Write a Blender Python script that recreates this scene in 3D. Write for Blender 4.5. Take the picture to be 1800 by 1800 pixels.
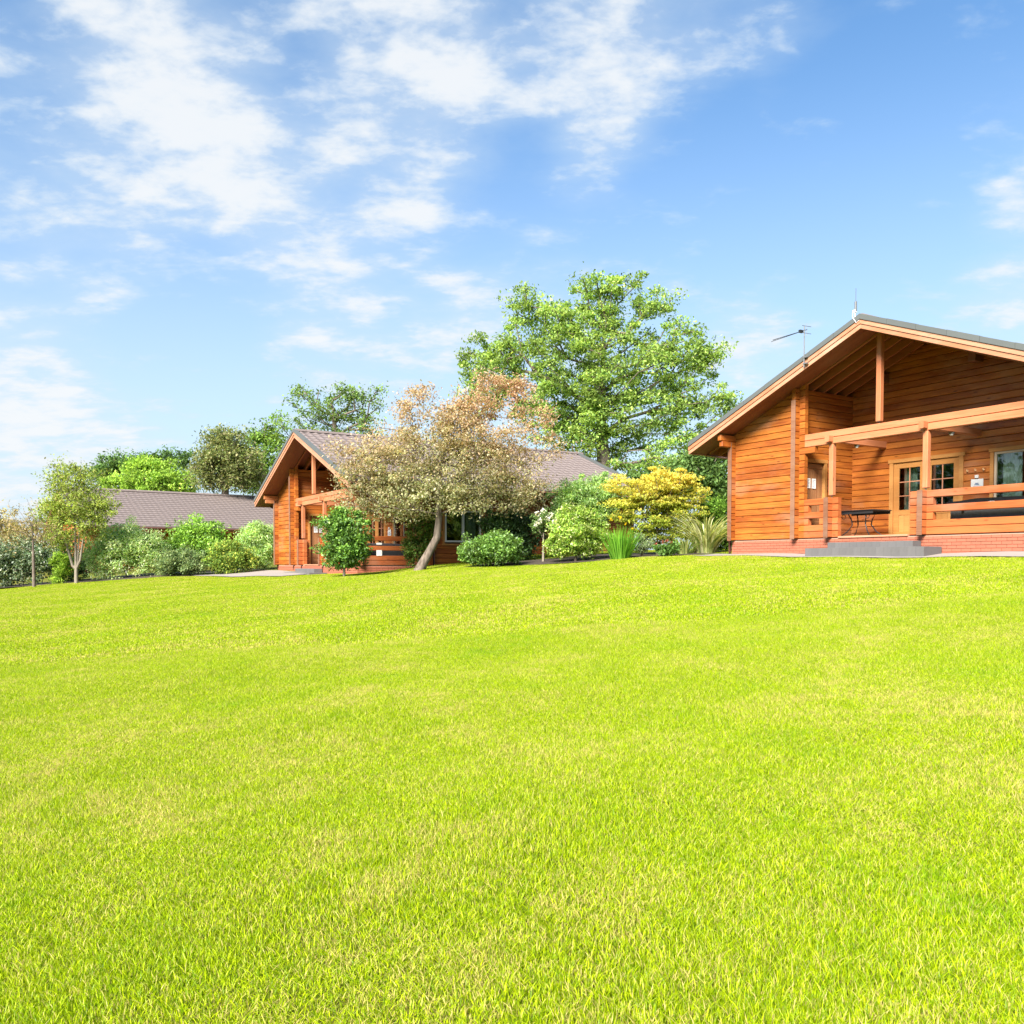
import bpy, math, random
import numpy as np
from mathutils import Vector, Matrix

for o in list(bpy.data.objects):
    bpy.data.objects.remove(o, do_unlink=True)
scene = bpy.context.scene
COL = scene.collection
R = math.radians
rng = np.random.default_rng(7)
random.seed(7)

# ------------------------------------------------------------------ camera
EYE = 1.5
F_PX, CY_PX, PITCH = 1496.3, 1039.0, 0.0335
cam_d = bpy.data.cameras.new('camera')
cam = bpy.data.objects.new('camera', cam_d)
COL.objects.link(cam)
cam.location = (0, 0, EYE)
cam.rotation_euler = (math.pi / 2 - PITCH, 0, 0)
cam_d.sensor_width = 36
cam_d.lens = 36 * F_PX / 1800
cam_d.shift_y = (CY_PX - 900) / 1800
cam_d.clip_start = 0.05
cam_d.clip_end = 3000
scene.camera = cam

# ------------------------------------------------------------------ light
SUN_EL, SUN_AZ = 37, 209          # azimuth: compass-like, from +Y clockwise (behind-left of the camera)
sd = bpy.data.lights.new('sun', 'SUN')
sd.energy = 3.8
sd.angle = R(24)
sd.color = (1.0, 0.94, 0.86)
sun = bpy.data.objects.new('sun', sd)
COL.objects.link(sun)
_az, _el = R(SUN_AZ), R(SUN_EL)
sdir = Vector((math.sin(_az) * math.cos(_el), math.cos(_az) * math.cos(_el), math.sin(_el)))
sun.rotation_euler = sdir.to_track_quat('Z', 'Y').to_euler()
sun.location = sdir * 60

scene.render.engine = 'CYCLES'
scene.view_settings.view_transform = 'Standard'
scene.view_settings.look = 'None'
scene.view_settings.gamma = 1
scene.view_settings.use_curve_mapping = False
scene.view_settings.exposure = 2.0

# ------------------------------------------------------------------ node helper
class NT:
    def __init__(self, tree):
        self.t = tree
        self.n = tree.nodes
        self.l = tree.links
    def new(self, kind, **kw):
        nd = self.n.new(kind)
        for k, v in kw.items():
            setattr(nd, k, v)
        return nd
    def set(self, sock, v):
        if isinstance(v, bpy.types.NodeSocket):
            self.l.new(v, sock)
        elif v is not None:
            sock.default_value = v
    def math(self, op, a, b=None, c=None, clamp=False):
        nd = self.new('ShaderNodeMath', operation=op, use_clamp=clamp)
        for i, v in enumerate((a, b, c)):
            self.set(nd.inputs[i], v)
        return nd.outputs[0]
    def vmath(self, op, a, b=None, out=0):
        nd = self.new('ShaderNodeVectorMath', operation=op)
        self.set(nd.inputs[0], a)
        if b is not None:
            self.set(nd.inputs[1], b)
        return nd.outputs[out]
    def mix(self, fac, a, b, mode='MIX'):
        nd = self.new('ShaderNodeMix', data_type='RGBA', blend_type=mode)
        self.set(nd.inputs[0], fac)
        self.set(nd.inputs[6], a if isinstance(a, bpy.types.NodeSocket) else (*a, 1))
        self.set(nd.inputs[7], b if isinstance(b, bpy.types.NodeSocket) else (*b, 1))
        return nd.outputs[2]
    def ramp(self, fac, lo, hi, smooth=True):
        nd = self.new('ShaderNodeMapRange', interpolation_type='SMOOTHSTEP' if smooth else 'LINEAR')
        self.set(nd.inputs[0], fac)
        nd.inputs[1].default_value = lo
        nd.inputs[2].default_value = hi
        return nd.outputs[0]
    def noise(self, vec, scale, detail=4, rough=0.5, dist=0.0):
        nd = self.new('ShaderNodeTexNoise')
        self.set(nd.inputs['Vector'], vec)
        nd.inputs['Scale'].default_value = scale
        nd.inputs['Detail'].default_value = detail
        nd.inputs['Roughness'].default_value = rough
        nd.inputs['Distortion'].default_value = dist
        return nd.outputs[0]
    def mapping(self, vec, scale=(1, 1, 1), loc=(0, 0, 0), rot=(0, 0, 0)):
        nd = self.new('ShaderNodeMapping')
        self.set(nd.inputs[0], vec)
        nd.inputs[1].default_value = loc
        nd.inputs[2].default_value = rot
        nd.inputs[3].default_value = scale
        return nd.outputs[0]

# ------------------------------------------------------------------ world: Nishita sky with drifting clouds
def px_dir(x, y):
    """unit direction seen at a pixel of the photograph"""
    v = Vector(((x - 900) / F_PX, 1, (CY_PX - y) / F_PX))
    v.rotate(Matrix.Rotation(-PITCH, 3, 'X'))
    return v.normalized()

def build_world():
    w = bpy.data.worlds.new('World')
    scene.world = w
    w.use_nodes = True
    T = NT(w.node_tree)
    T.n.clear()
    sky = T.new('ShaderNodeTexSky', sky_type='NISHITA')
    sky.sun_disc = False
    sky.sun_elevation = R(SUN_EL)
    sky.sun_rotation = R(SUN_AZ)
    sky.air_density = 1.0
    sky.dust_density = 0.6
    sky.ozone_density = 2.0
    tc = T.new('ShaderNodeTexCoord')
    d = tc.outputs['Generated']
    sep = T.new('ShaderNodeSeparateXYZ')
    T.l.new(d, sep.inputs[0])
    z = T.math('MAXIMUM', sep.outputs[2], 0.0)
    inv = T.math('DIVIDE', 1.0, T.math('ADD', z, 0.22))
    px = T.math('MULTIPLY', sep.outputs[0], inv)
    py = T.math('MULTIPLY', sep.outputs[1], inv)
    cmb = T.new('ShaderNodeCombineXYZ')
    T.l.new(px, cmb.inputs[0]); T.l.new(py, cmb.inputs[1])
    P = cmb.outputs[0]
    big = T.noise(T.mapping(P, (1, 1, 1), (3.1, 1.7, 0)), 1.1, 3, 0.55)
    n1 = T.noise(T.mapping(P, (1.0, 1.35, 1), (0.4, 5.2, 0.3)), 6.2, 9, 0.53, 0.12)
    n2 = T.noise(T.mapping(P, (1.0, 1.5, 1), (7.4, 2.2, 0.9)), 15.0, 8, 0.58, 0.2)
    cov = T.math('MULTIPLY', T.math('SUBTRACT', big, 0.5), 0.35)
    # the cloud banks of the day: a large broken bank and smaller ones, by direction
    for (x, y, rad, wt) in ((150, 200, 0.25, 0.125), (400, 120, 0.20, 0.10), (430, 280, 0.13, 0.095), (720, 150, 0.15, 0.11), (700, 280, 0.13, 0.09),
                            (600, 545, 0.16, 0.13), (830, 560, 0.09, 0.11), (1090, 70, 0.12, 0.09), (1340, 60, 0.13, 0.08), (1750, 330, 0.14, 0.10),
                            (1330, 600, 0.10, 0.14), (150, 420, 0.12, 0.09), (20, 640, 0.12, 0.08), (60, 830, 0.2, 0.2), (1050, 230, 0.09, 0.10),
                            (1780, 560, 0.10, 0.12), (560, 400, 0.10, 0.05), (870, 20, 0.16, 0.07), (1560, 230, 0.22, -0.10), (1250, 330, 0.16, -0.08),
                            (300, 640, 0.14, -0.06), (530, 150, 0.06, -0.06), (1500, 420, 0.16, -0.05)):
        c = px_dir(x, y)
        dist = T.vmath('DISTANCE', d, tuple(c), 1)
        g = T.ramp(dist, rad, rad * 0.15)
        cov = T.math('ADD', cov, T.math('MULTIPLY', g, wt))
    dens = T.math('ADD', T.math('ADD', T.math('MULTIPLY', n1, 0.68), T.math('MULTIPLY', n2, 0.32)), cov)
    puff = T.ramp(dens, 0.475, 0.765)
    veil = T.math('MULTIPLY', T.ramp(T.math('ADD', cov, T.math('MULTIPLY', n1, 0.30)), 0.11, 0.36), 0.52)
    fac = T.math('MAXIMUM', T.math('MULTIPLY', puff, 0.93), veil)
    core = T.ramp(dens, 0.52, 0.80)
    ccol = T.mix(T.math('MULTIPLY', core, 1.0), (3.45, 4.22, 4.88), (4.66, 4.80, 4.92))
    base = T.mix(1.0, sky.outputs[0], (0.76, 1.06, 1.22), 'MULTIPLY')
    haze = T.ramp(z, 0.56, -0.03)
    base = T.mix(T.math('MULTIPLY', haze, 0.86), base, (3.85, 4.35, 4.80))
    col = T.mix(fac, base, ccol)
    bg = T.new('ShaderNodeBackground')
    T.l.new(col, bg.inputs[0])
    bg.inputs[1].default_value = 0.05
    out = T.new('ShaderNodeOutputWorld')
    T.l.new(bg.outputs[0], out.inputs[0])
build_world()

# ------------------------------------------------------------------ pixel helpers and terrain
def ray(x, y):
    d = px_dir(x, y)
    return d / d.y

def at(x, y, Y):
    """point seen at pixel (x, y) that stands Y metres in front of the camera"""
    v = ray(x, y) * Y
    return np.array((v.x, Y, v.z + EYE))

def softplus(a):
    return np.log1p(np.exp(-np.abs(a))) + np.maximum(a, 0)

def terrain(X, Y):
    X = np.asarray(X, float); Y = np.asarray(Y, float)
    p = -1.5 + 0.0703 * X + 0.0521 * Y
    k = 4.0
    up = 0.55
    p = up - softplus((up - p) * k) / k + 0.06
    lo = -3.2
    p = lo + softplus((p - lo) * 2.0) / 2.0
    b = 0.035 * np.sin(X * 0.55 + 1.3) * np.sin(Y * 0.43 + 0.4) + 0.018 * np.sin(X * 1.35 + Y * 0.6) + 0.012 * np.sin(Y * 1.9 - X * 0.8)
    b = b - 0.14 * np.exp(-((X + 9.3) ** 2 + (Y - 33.2) ** 2) / (2 * 3.6 ** 2))
    return p + b + EYE - 0.03

def G(x, Y):
    """ground point in pixel column x at depth Y"""
    X = (x - 900) / F_PX * Y
    return np.array((X, Y, float(terrain(X, Y))))

# ------------------------------------------------------------------ mesh helpers
class MB:
    def __init__(self):
        self.v = []
        self.f = []
    def add(self, verts, faces):
        b = len(self.v)
        self.v += [tuple(p) for p in verts]
        self.f += [tuple(i + b for i in fc) for fc in faces]
        return self
    def box(self, x0, x1, y0, y1, z0, z1):
        return self.add([(x0, y0, z0), (x1, y0, z0), (x1, y1, z0), (x0, y1, z0), (x0, y0, z1), (x1, y0, z1), (x1, y1, z1), (x0, y1, z1)],
                        [(3, 2, 1, 0), (4, 5, 6, 7), (0, 1, 5, 4), (1, 2, 6, 5), (2, 3, 7, 6), (3, 0, 4, 7)])
    def cbox(self, x0, x1, y0, y1, z0, z1, c=0.01):
        """box with chamfered vertical-profile edges (chamfer on all twelve edges)"""
        vs = []
        for z, dd in ((z0, c), (z0 + c, 0), (z1 - c, 0), (z1, c)):
            e = c if dd == 0 else c
            a0, a1, b0, b1 = x0 + dd, x1 - dd, y0 + dd, y1 - dd
            vs += [(a0 + e, b0, z), (a1 - e, b0, z), (a1, b0 + e, z), (a1, b1 - e, z), (a1 - e, b1, z), (a0 + e, b1, z), (a0, b1 - e, z), (a0, b0 + e, z)]
        fs = [tuple(range(7, -1, -1)), tuple(range(24, 32))]
        for r in range(3):
            for i in range(8):
                j = (i + 1) % 8
                fs.append((r * 8 + i, r * 8 + j, r * 8 + 8 + j, r * 8 + 8 + i))
        return self.add(vs, fs)
    def tube(self, pts, rad, n=6, cap=True):
        pts = [Vector(p) for p in pts]
        rads = rad if hasattr(rad, '__len__') else [rad] * len(pts)
        b = []
        for i, p in enumerate(pts):
            t = (pts[min(i + 1, len(pts) - 1)] - pts[max(i - 1, 0)])
            t = t.normalized() if t.length > 1e-9 else Vector((0, 0, 1))
            ref = Vector((0, 0, 1)) if abs(t.z) < 0.9 else Vector((1, 0, 0))
            u = t.cross(ref).normalized(); w = t.cross(u)
            for k in range(n):
                a = 2 * math.pi * k / n
                b.append(p + (u * math.cos(a) + w * math.sin(a)) * rads[i])
        fs = []
        for i in range(len(pts) - 1):
            for k in range(n):
                j = (k + 1) % n
                fs.append((i * n + k, i * n + j, i * n + n + j, i * n + n + k))
        if cap:
            fs.append(tuple(range(n - 1, -1, -1)))
            fs.append(tuple(range((len(pts) - 1) * n, len(pts) * n)))
        return self.add(b, fs)
    def mesh(self, name, mat=None, smooth=False):
        me = bpy.data.meshes.new(name)
        me.from_pydata(self.v, [], self.f)
        if mat:
            me.materials.append(mat)
        if smooth:
            me.polygons.foreach_set('use_smooth', [True] * len(me.polygons))
        me.update()
        return me
    def build(self, name, mat, parent=None, loc=(0, 0, 0), rot=0.0, smooth=False):
        return link(name, self.mesh(name, mat, smooth), parent, loc, rot)

def link(name, me, parent=None, loc=(0, 0, 0), rot=0.0):
    o = bpy.data.objects.new(name, me)
    COL.objects.link(o)
    o.location = loc
    o.rotation_euler = (0, 0, rot)
    o.parent = parent
    return o

def empty(name, loc, rot=0.0):
    o = bpy.data.objects.new(name, None)
    COL.objects.link(o)
    o.location = loc
    o.rotation_euler = (0, 0, rot)
    o.empty_display_size = 0.3
    return o

def tag(o, label=None, cat=None, group=None, kind=None):
    if label: o['label'] = label
    if cat: o['category'] = cat
    if group: o['group'] = group
    if kind: o['kind'] = kind
    return o

# ------------------------------------------------------------------ materials
def material(name):
    m = bpy.data.materials.new(name)
    m.use_nodes = True
    T = NT(m.node_tree)
    b = T.n['Principled BSDF']
    return m, T, b

def plain(name, col, rough=0.6, metal=0.0, vary=0.12, scale=6.0, bump=0.0, bscale=60.0):
    m, T, b = material(name)
    tc = T.new('ShaderNodeTexCoord')
    n = T.noise(tc.outputs['Object'], scale, 5, 0.6)
    oi = T.new('ShaderNodeObjectInfo')
    k = T.math('ADD', T.math('MULTIPLY', n, 1.2), T.math('MULTIPLY', oi.outputs['Random'], 0.5))
    c = T.mix(T.math('MULTIPLY', k, 0.6), tuple(x * (1 - vary) for x in col), tuple(min(1, x * (1 + vary)) for x in col))
    T.l.new(c, b.inputs['Base Color'])
    b.inputs['Roughness'].default_value = rough
    b.inputs['Metallic'].default_value = metal
    if bump:
        bp = T.new('ShaderNodeBump')
        bp.inputs['Strength'].default_value = bump
        bp.inputs['Distance'].default_value = 0.01
        T.l.new(T.noise(tc.outputs['Object'], bscale, 6, 0.6), bp.inputs['Height'])
        T.l.new(bp.outputs[0], b.inputs['Normal'])
    return m

def wood(name, lo, hi, worn=(0.40, 0.30, 0.22), worn_amt=0.35, knots=0.6, rough=0.5):
    """stained softwood: long grain along the piece's own x axis, knots, bleached patches"""
    m, T, b = material(name)
    tc = T.new('ShaderNodeTexCoord')
    geo = T.new('ShaderNodeNewGeometry')
    oi = T.new('ShaderNodeObjectInfo')
    off = T.new('ShaderNodeCombineXYZ')
    rnd = T.math('MULTIPLY', oi.outputs['Random'], 37.0)
    T.l.new(rnd, off.inputs[0]); T.l.new(rnd, off.inputs[1])
    co = T.vmath('ADD', tc.outputs['Object'], off.outputs[0])
    grain = T.noise(T.mapping(co, (1.1, 26, 26)), 1.5, 6, 0.62, 0.6)
    broad = T.noise(T.mapping(co, (0.9, 4, 4)), 1.1, 3, 0.5)
    k = T.math('ADD', T.math('MULTIPLY', grain, 0.55), T.math('MULTIPLY', broad, 0.45))
    k = T.math('ADD', T.ramp(k, 0.32, 0.68), T.math('MULTIPLY', T.math('SUBTRACT', oi.outputs['Random'], 0.5), 0.75), clamp=True)
    c = T.mix(k, lo, hi)
    # bleached, weathered patches (position in the wall, not per piece)
    wn = T.noise(T.mapping(geo.outputs['Position'], (0.55, 0.55, 1.3)), 1.0, 4, 0.6)
    c = T.mix(T.math('MULTIPLY', T.ramp(wn, 0.50, 0.72), worn_amt), c, worn)
    # knots
    vo = T.new('ShaderNodeTexVoronoi')
    T.l.new(T.mapping(co, (2.1, 6.0, 6.0)), vo.inputs['Vector'])
    vo.inputs['Scale'].default_value = 1.0
    vo.inputs['Randomness'].default_value = 1.0
    kn = T.ramp(vo.outputs['Distance'], 0.17, 0.05)
    c = T.mix(T.math('MULTIPLY', kn, knots), c, tuple(x * 0.28 for x in lo))
    T.l.new(c, b.inputs['Base Color'])
    b.inputs['Roughness'].default_value = rough
    b.inputs['Specular IOR Level'].default_value = 0.35
    bp = T.new('ShaderNodeBump')
    bp.inputs['Strength'].default_value = 0.25
    bp.inputs['Distance'].default_value = 0.004
    T.l.new(grain, bp.inputs['Height'])
    T.l.new(bp.outputs[0], b.inputs['Normal'])
    return m

M = {}
M['log'] = wood('stained log', (0.215, 0.050, 0.008), (0.42, 0.135, 0.020), worn=(0.37, 0.185, 0.10), worn_amt=0.5)
M['log_end'] = wood('log end grain', (0.16, 0.068, 0.036), (0.23, 0.115, 0.068), worn=(0.19, 0.13, 0.095), worn_amt=0.6, knots=0.2)
M['beam'] = wood('beam wood', (0.38, 0.125, 0.050), (0.48, 0.185, 0.085), worn=(0.44, 0.22, 0.145), worn_amt=0.5, knots=0.5)
M['rail'] = wood('rail wood', (0.30, 0.070, 0.018), (0.42, 0.125, 0.035), worn=(0.34, 0.16, 0.095), worn_amt=0.55, knots=0.5)
M['fascia'] = wood('fascia wood', (0.37, 0.145, 0.070), (0.46, 0.22, 0.13), worn=(0.46, 0.29, 0.21), worn_amt=0.5, knots=0.3)
M['rafter'] = wood('rafter wood', (0.26, 0.075, 0.03), (0.36, 0.125, 0.055), worn_amt=0.1, knots=0.2)
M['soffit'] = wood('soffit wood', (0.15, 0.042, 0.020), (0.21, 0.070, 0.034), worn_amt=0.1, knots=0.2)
M['door'] = wood('door wood', (0.38, 0.16, 0.04), (0.46, 0.22, 0.065), worn_amt=0.08, knots=0.1)
M['door_dark'] = wood('entry door wood', (0.24, 0.10, 0.040), (0.31, 0.145, 0.06), worn_amt=0.05, knots=0.05)
M['cream'] = plain('cream window paint', (0.46, 0.36, 0.26), 0.5, vary=0.06)
M['brick'] = plain('red brick', (0.33, 0.10, 0.055), 0.85, vary=0.22, scale=9, bump=0.4)
M['mortar'] = plain('mortar', (0.36, 0.21, 0.15), 0.9, vary=0.12, bump=0.3)
M['tile'] = plain('grey brown roof tile', (0.165, 0.130, 0.118), 0.8, vary=0.28, scale=3.5, bump=0.3, bscale=25)
M['verge'] = plain('grey verge plastic', (0.085, 0.092, 0.088), 0.65, vary=0.12)
M['gutter'] = plain('brown gutter', (0.11, 0.045, 0.032), 0.4, vary=0.08)
M['paver'] = plain('grey paver', (0.10, 0.095, 0.093), 0.85, vary=0.25, scale=12, bump=0.3)
M['slab'] = plain('pale path slab', (0.25, 0.22, 0.195), 0.9, vary=0.12, scale=4, bump=0.3)
M['black'] = plain('black metal', (0.015, 0.015, 0.016), 0.45, vary=0.1)
M['tubside'] = plain('grey tub panel', (0.060, 0.066, 0.072), 0.5, vary=0.12)
M['cover'] = plain('grey vinyl cover', (0.055, 0.058, 0.066), 0.42, vary=0.15, bump=0.2, bscale=15)
M['white'] = plain('white plastic', (0.62, 0.62, 0.61), 0.45, vary=0.04)
M['paper'] = plain('white paper', (0.80, 0.79, 0.76), 0.8, vary=0.03)
M['ink'] = plain('blue grey print', (0.10, 0.16, 0.26), 0.7, vary=0.1)
M['steel'] = plain('grey steel', (0.14, 0.145, 0.15), 0.5, metal=0.3, vary=0.06)
M['deck'] = wood('deck boards', (0.33, 0.22, 0.14), (0.45, 0.33, 0.22), worn_amt=0.3, knots=0.1)
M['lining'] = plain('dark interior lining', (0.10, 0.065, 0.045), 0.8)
M['curtain'] = plain('pale curtain', (0.46, 0.52, 0.44), 0.9, vary=0.1)
M['soil'] = plain('dark soil', (0.045, 0.032, 0.022), 0.95, vary=0.3, scale=14, bump=0.6, bscale=30)
M['hook'] = plain('pale wood hook', (0.70, 0.48, 0.25), 0.6)

def make_glass():
    m, T, b = material('window glass')
    T.n.remove(b)
    fr = T.new('ShaderNodeFresnel'); fr.inputs[0].default_value = 1.5
    f = T.math('ADD', T.math('MULTIPLY', fr.outputs[0], 1.3), 0.05, clamp=True)
    tr = T.new('ShaderNodeBsdfTransparent'); tr.inputs[0].default_value = (0.80, 0.86, 0.82, 1)
    gl = T.new('ShaderNodeBsdfGlossy'); gl.inputs['Roughness'].default_value = 0.02
    tc = T.new('ShaderNodeTexCoord')
    bp = T.new('ShaderNodeBump'); bp.inputs['Strength'].default_value = 0.04; bp.inputs['Distance'].default_value = 0.02
    T.l.new(T.noise(tc.outputs['Object'], 3.0, 2), bp.inputs['Height'])
    T.l.new(bp.outputs[0], gl.inputs['Normal'])
    mx = T.new('ShaderNodeMixShader')
    T.l.new(f, mx.inputs[0]); T.l.new(tr.outputs[0], mx.inputs[1]); T.l.new(gl.outputs[0], mx.inputs[2])
    T.l.new(mx.outputs[0], T.n['Material Output'].inputs[0])
    return m
M['glass'] = make_glass()

def make_leaf(name, trans=0.35, gloss=0.06, gain=1.0):
    """leaf colour comes from each leaf's own colour attribute; light also passes through the blade"""
    m, T, b = material(name)
    T.n.remove(b)
    at_ = T.new('ShaderNodeAttribute', attribute_name='col')
    c = at_.outputs['Color']
    df = T.new('ShaderNodeBsdfDiffuse'); T.l.new(c, df.inputs[0])
    tl = T.new('ShaderNodeBsdfTranslucent')
    T.l.new(T.mix(1.0, c, (1.25, 1.2, 0.7), 'MULTIPLY'), tl.inputs[0])
    mx = T.new('ShaderNodeMixShader'); mx.inputs[0].default_value = trans
    T.l.new(df.outputs[0], mx.inputs[1]); T.l.new(tl.outputs[0], mx.inputs[2])
    gl = T.new('ShaderNodeBsdfGlossy'); gl.inputs['Roughness'].default_value = 0.5
    m2 = T.new('ShaderNodeMixShader'); m2.inputs[0].default_value = gloss
    T.l.new(mx.outputs[0], m2.inputs[1]); T.l.new(gl.outputs[0], m2.inputs[2])
    T.l.new(m2.outputs[0], T.n['Material Output'].inputs[0])
    return m
M['leaf'] = make_leaf('leaf', 0.45, 0.0)
M['leaf_gloss'] = make_leaf('glossy leaf', 0.35, 0.045)

def make_bark(name, lo, hi):
    m, T, b = material(name)
    geo = T.new('ShaderNodeNewGeometry')
    n = T.noise(T.mapping(geo.outputs['Position'], (9, 9, 2.2)), 1.6, 6, 0.65)
    T.l.new(T.mix(T.ramp(n, 0.3, 0.7), lo, hi), b.inputs['Base Color'])
    b.inputs['Roughness'].default_value = 0.9
    bp = T.new('ShaderNodeBump'); bp.inputs['Strength'].default_value = 0.6; bp.inputs['Distance'].default_value = 0.02
    T.l.new(n, bp.inputs['Height']); T.l.new(bp.outputs[0], b.inputs['Normal'])
    return m
M['bark'] = make_bark('grey brown bark', (0.07, 0.052, 0.038), (0.19, 0.15, 0.115))
M['bark_pale'] = make_bark('pale bark', (0.14, 0.115, 0.085), (0.28, 0.24, 0.18))

def lawn_colour(T, pos):
    """straw, lush and ordinary patches of the lawn, shared by blades and the turf beneath"""
    a = T.noise(T.mapping(pos, (1, 1, 0)), 0.55, 5, 0.62, 0.4)
    b = T.noise(T.mapping(pos, (1, 1, 0), (9, 4, 0)), 2.6, 5, 0.65, 0.5)
    straw = T.math('MULTIPLY', T.ramp(a, 0.40, 0.66), T.ramp(b, 0.34, 0.66))
    lush = T.math('MULTIPLY', T.ramp(a, 0.52, 0.30), T.ramp(b, 0.58, 0.36))
    return straw, lush

def make_turf():
    m, T, b = material('turf')
    geo = T.new('ShaderNodeNewGeometry')
    pos = geo.outputs['Position']
    straw, lush = lawn_colour(T, pos)
    fine = T.noise(pos, 42, 5, 0.7)
    c = T.mix(T.ramp(fine, 0.3, 0.7), (0.045, 0.055, 0.006), (0.14, 0.16, 0.014))
    c = T.mix(T.math('MULTIPLY', straw, 0.6), c, (0.26, 0.20, 0.06))
    c = T.mix(T.math('MULTIPLY', lush, 0.5), c, (0.10, 0.20, 0.012))
    T.l.new(c, b.inputs['Base Color'])
    b.inputs['Roughness'].default_value = 0.95
    b.inputs['Specular IOR Level'].default_value = 0.1
    return m
M['turf'] = make_turf()

def make_blade():
    m, T, b = material('grass blade')
    T.n.remove(b)
    geo = T.new('ShaderNodeNewGeometry')
    straw, lush = lawn_colour(T, geo.outputs['Position'])
    at_ = T.new('ShaderNodeAttribute', attribute_name='col')
    sp = T.new('ShaderNodeSeparateColor')
    T.l.new(at_.outputs['Color'], sp.inputs[0])     # R: blade shade, G: dryness rank of the blade
    g = T.mix(T.math('POWER', sp.outputs[0], 1.35), (0.135, 0.25, 0.003), (0.56, 0.66, 0.008))
    g = T.mix(T.math('MULTIPLY', lush, 0.55), g, (0.18, 0.36, 0.004))
    dry = T.ramp(T.math('SUBTRACT', T.math('ADD', sp.outputs[1], T.math('MULTIPLY', straw, 0.52)), 0.0), 0.80, 0.96)
    c = T.mix(T.math('MULTIPLY', dry, 0.9), g, (0.58, 0.48, 0.15))
    df = T.new('ShaderNodeBsdfDiffuse'); T.l.new(c, df.inputs[0])
    tl = T.new('ShaderNodeBsdfTranslucent'); T.l.new(c, tl.inputs[0])
    mx = T.new('ShaderNodeMixShader'); mx.inputs[0].default_value = 0.42
    T.l.new(df.outputs[0], mx.inputs[1]); T.l.new(tl.outputs[0], mx.inputs[2])
    gl = T.new('ShaderNodeBsdfGlossy'); gl.inputs['Roughness'].default_value = 0.4
    m2 = T.new('ShaderNodeMixShader'); m2.inputs[0].default_value = 0.012
    T.l.new(mx.outputs[0], m2.inputs[1]); T.l.new(gl.outputs[0], m2.inputs[2])
    T.l.new(m2.outputs[0], T.n['Material Output'].inputs[0])
    return m
M['blade'] = make_blade()

# ------------------------------------------------------------------ ground
def graded(lo, hi, fine_lo, fine_hi, step, growth=1.22):
    xs = list(np.arange(fine_lo, fine_hi + 1e-6, step))
    s, x = step, fine_hi
    while x < hi:
        s *= growth; x += s; xs.append(min(x, hi))
    s, x = step, fine_lo
    while x > lo:
        s *= growth; x -= s; xs.insert(0, max(x, lo))
    return np.array(xs)

def build_ground():
    xs = graded(-900, 900, -32, 24, 0.5)
    ys = graded(-400, 1500, -4, 50, 0.5)
    XX, YY = np.meshgrid(xs, ys)
    ZZ = terrain(XX, YY) - 0.014
    v = np.stack([XX, YY, ZZ], -1).reshape(-1, 3)
    nx, ny = len(xs), len(ys)
    i = np.arange(nx - 1)[None, :] + nx * np.arange(ny - 1)[:, None]
    f = np.stack([i, i + 1, i + 1 + nx, i + nx], -1).reshape(-1, 4)
    me = bpy.data.meshes.new('lawn')
    me.from_pydata(v.tolist(), [], f.tolist())
    me.polygons.foreach_set('use_smooth', [True] * len(me.polygons))
    me.materials.append(M['turf'])
    o = link('lawn', me)
    tag(o, 'bright green mown lawn rising to the log cabins', kind='structure')
build_ground()

def strip(name, label, pts, lift=0.012, mat='slab'):
    """thin paving following the terrain; pts is a list of (left, right) ground pairs"""
    mb = MB()
    rows = []
    for (a, b) in pts:
        r = []
        for k in range(7):
            x = a[0] + (b[0] - a[0]) * k / 6; y = a[1] + (b[1] - a[1]) * k / 6
            r.append((x, y, float(terrain(x, y)) + lift))
        rows.append(r)
    vs = [p for r in rows for p in r]
    n = 7
    fs = []
    for i in range(len(rows) - 1):
        for k in range(n - 1):
            fs.append((i * n + k, i * n + k + 1, i * n + n + k + 1, i * n + n + k))
    mb.add(vs, fs)
    mb.add([(x, y, z - 0.08) for (x, y, z) in vs], [tuple(reversed(f)) for f in fs])
    o = mb.build(name, M[mat])
    return tag(o, label, kind='structure')

# ------------------------------------------------------------------ the cabins
H = 0.1738          # height of a log course
TH = 0.13           # log thickness
E_ = 0.17           # how far log ends run past a crossing
W_ = 9.6            # width of the gable front
KS = 4.8
OV = 0.7355         # roof overhang in front of the gable
TIP = -1.09         # eave
TP = 0.4071
APEX = 5.332
SIN, COS = math.sin(math.atan(TP)), math.cos(math.atan(TP))

def rooftop(s):
    return APEX - TP * abs(s - KS)

_logcache = {}
def log_mesh(lb0, lb1, lt0, lt1, h=H, th=TH, mat='log', name='log'):
    key = (round(lb0, 3), round(lb1, 3), round(lt0, 3), round(lt1, 3), round(h, 3), round(th, 3), mat, name)
    if key in _logcache:
        return _logcache[key]
    c, g = 0.016, 0.014
    hh = h - 0.007
    prof = [(c, 0), (0, g), (0, hh - g), (c, hh), (th - c, hh), (th, hh - g), (th, g), (th - c, 0)]
    vs = []
    for (b, t) in ((lb0, lt0), (lb1, lt1)):
        for (y, z) in prof:
            vs.append((b + (t - b) * z / hh, y, z))
    fs = [tuple(range(8)), tuple(range(15, 7, -1))]
    for i in range(8):
        j = (i + 1) % 8
        fs.append((i, i + 8, j + 8, j))
    mb = MB().add(vs, fs)
    me = mb.mesh(name, M[mat])
    _logcache[key] = me
    return me

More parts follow.
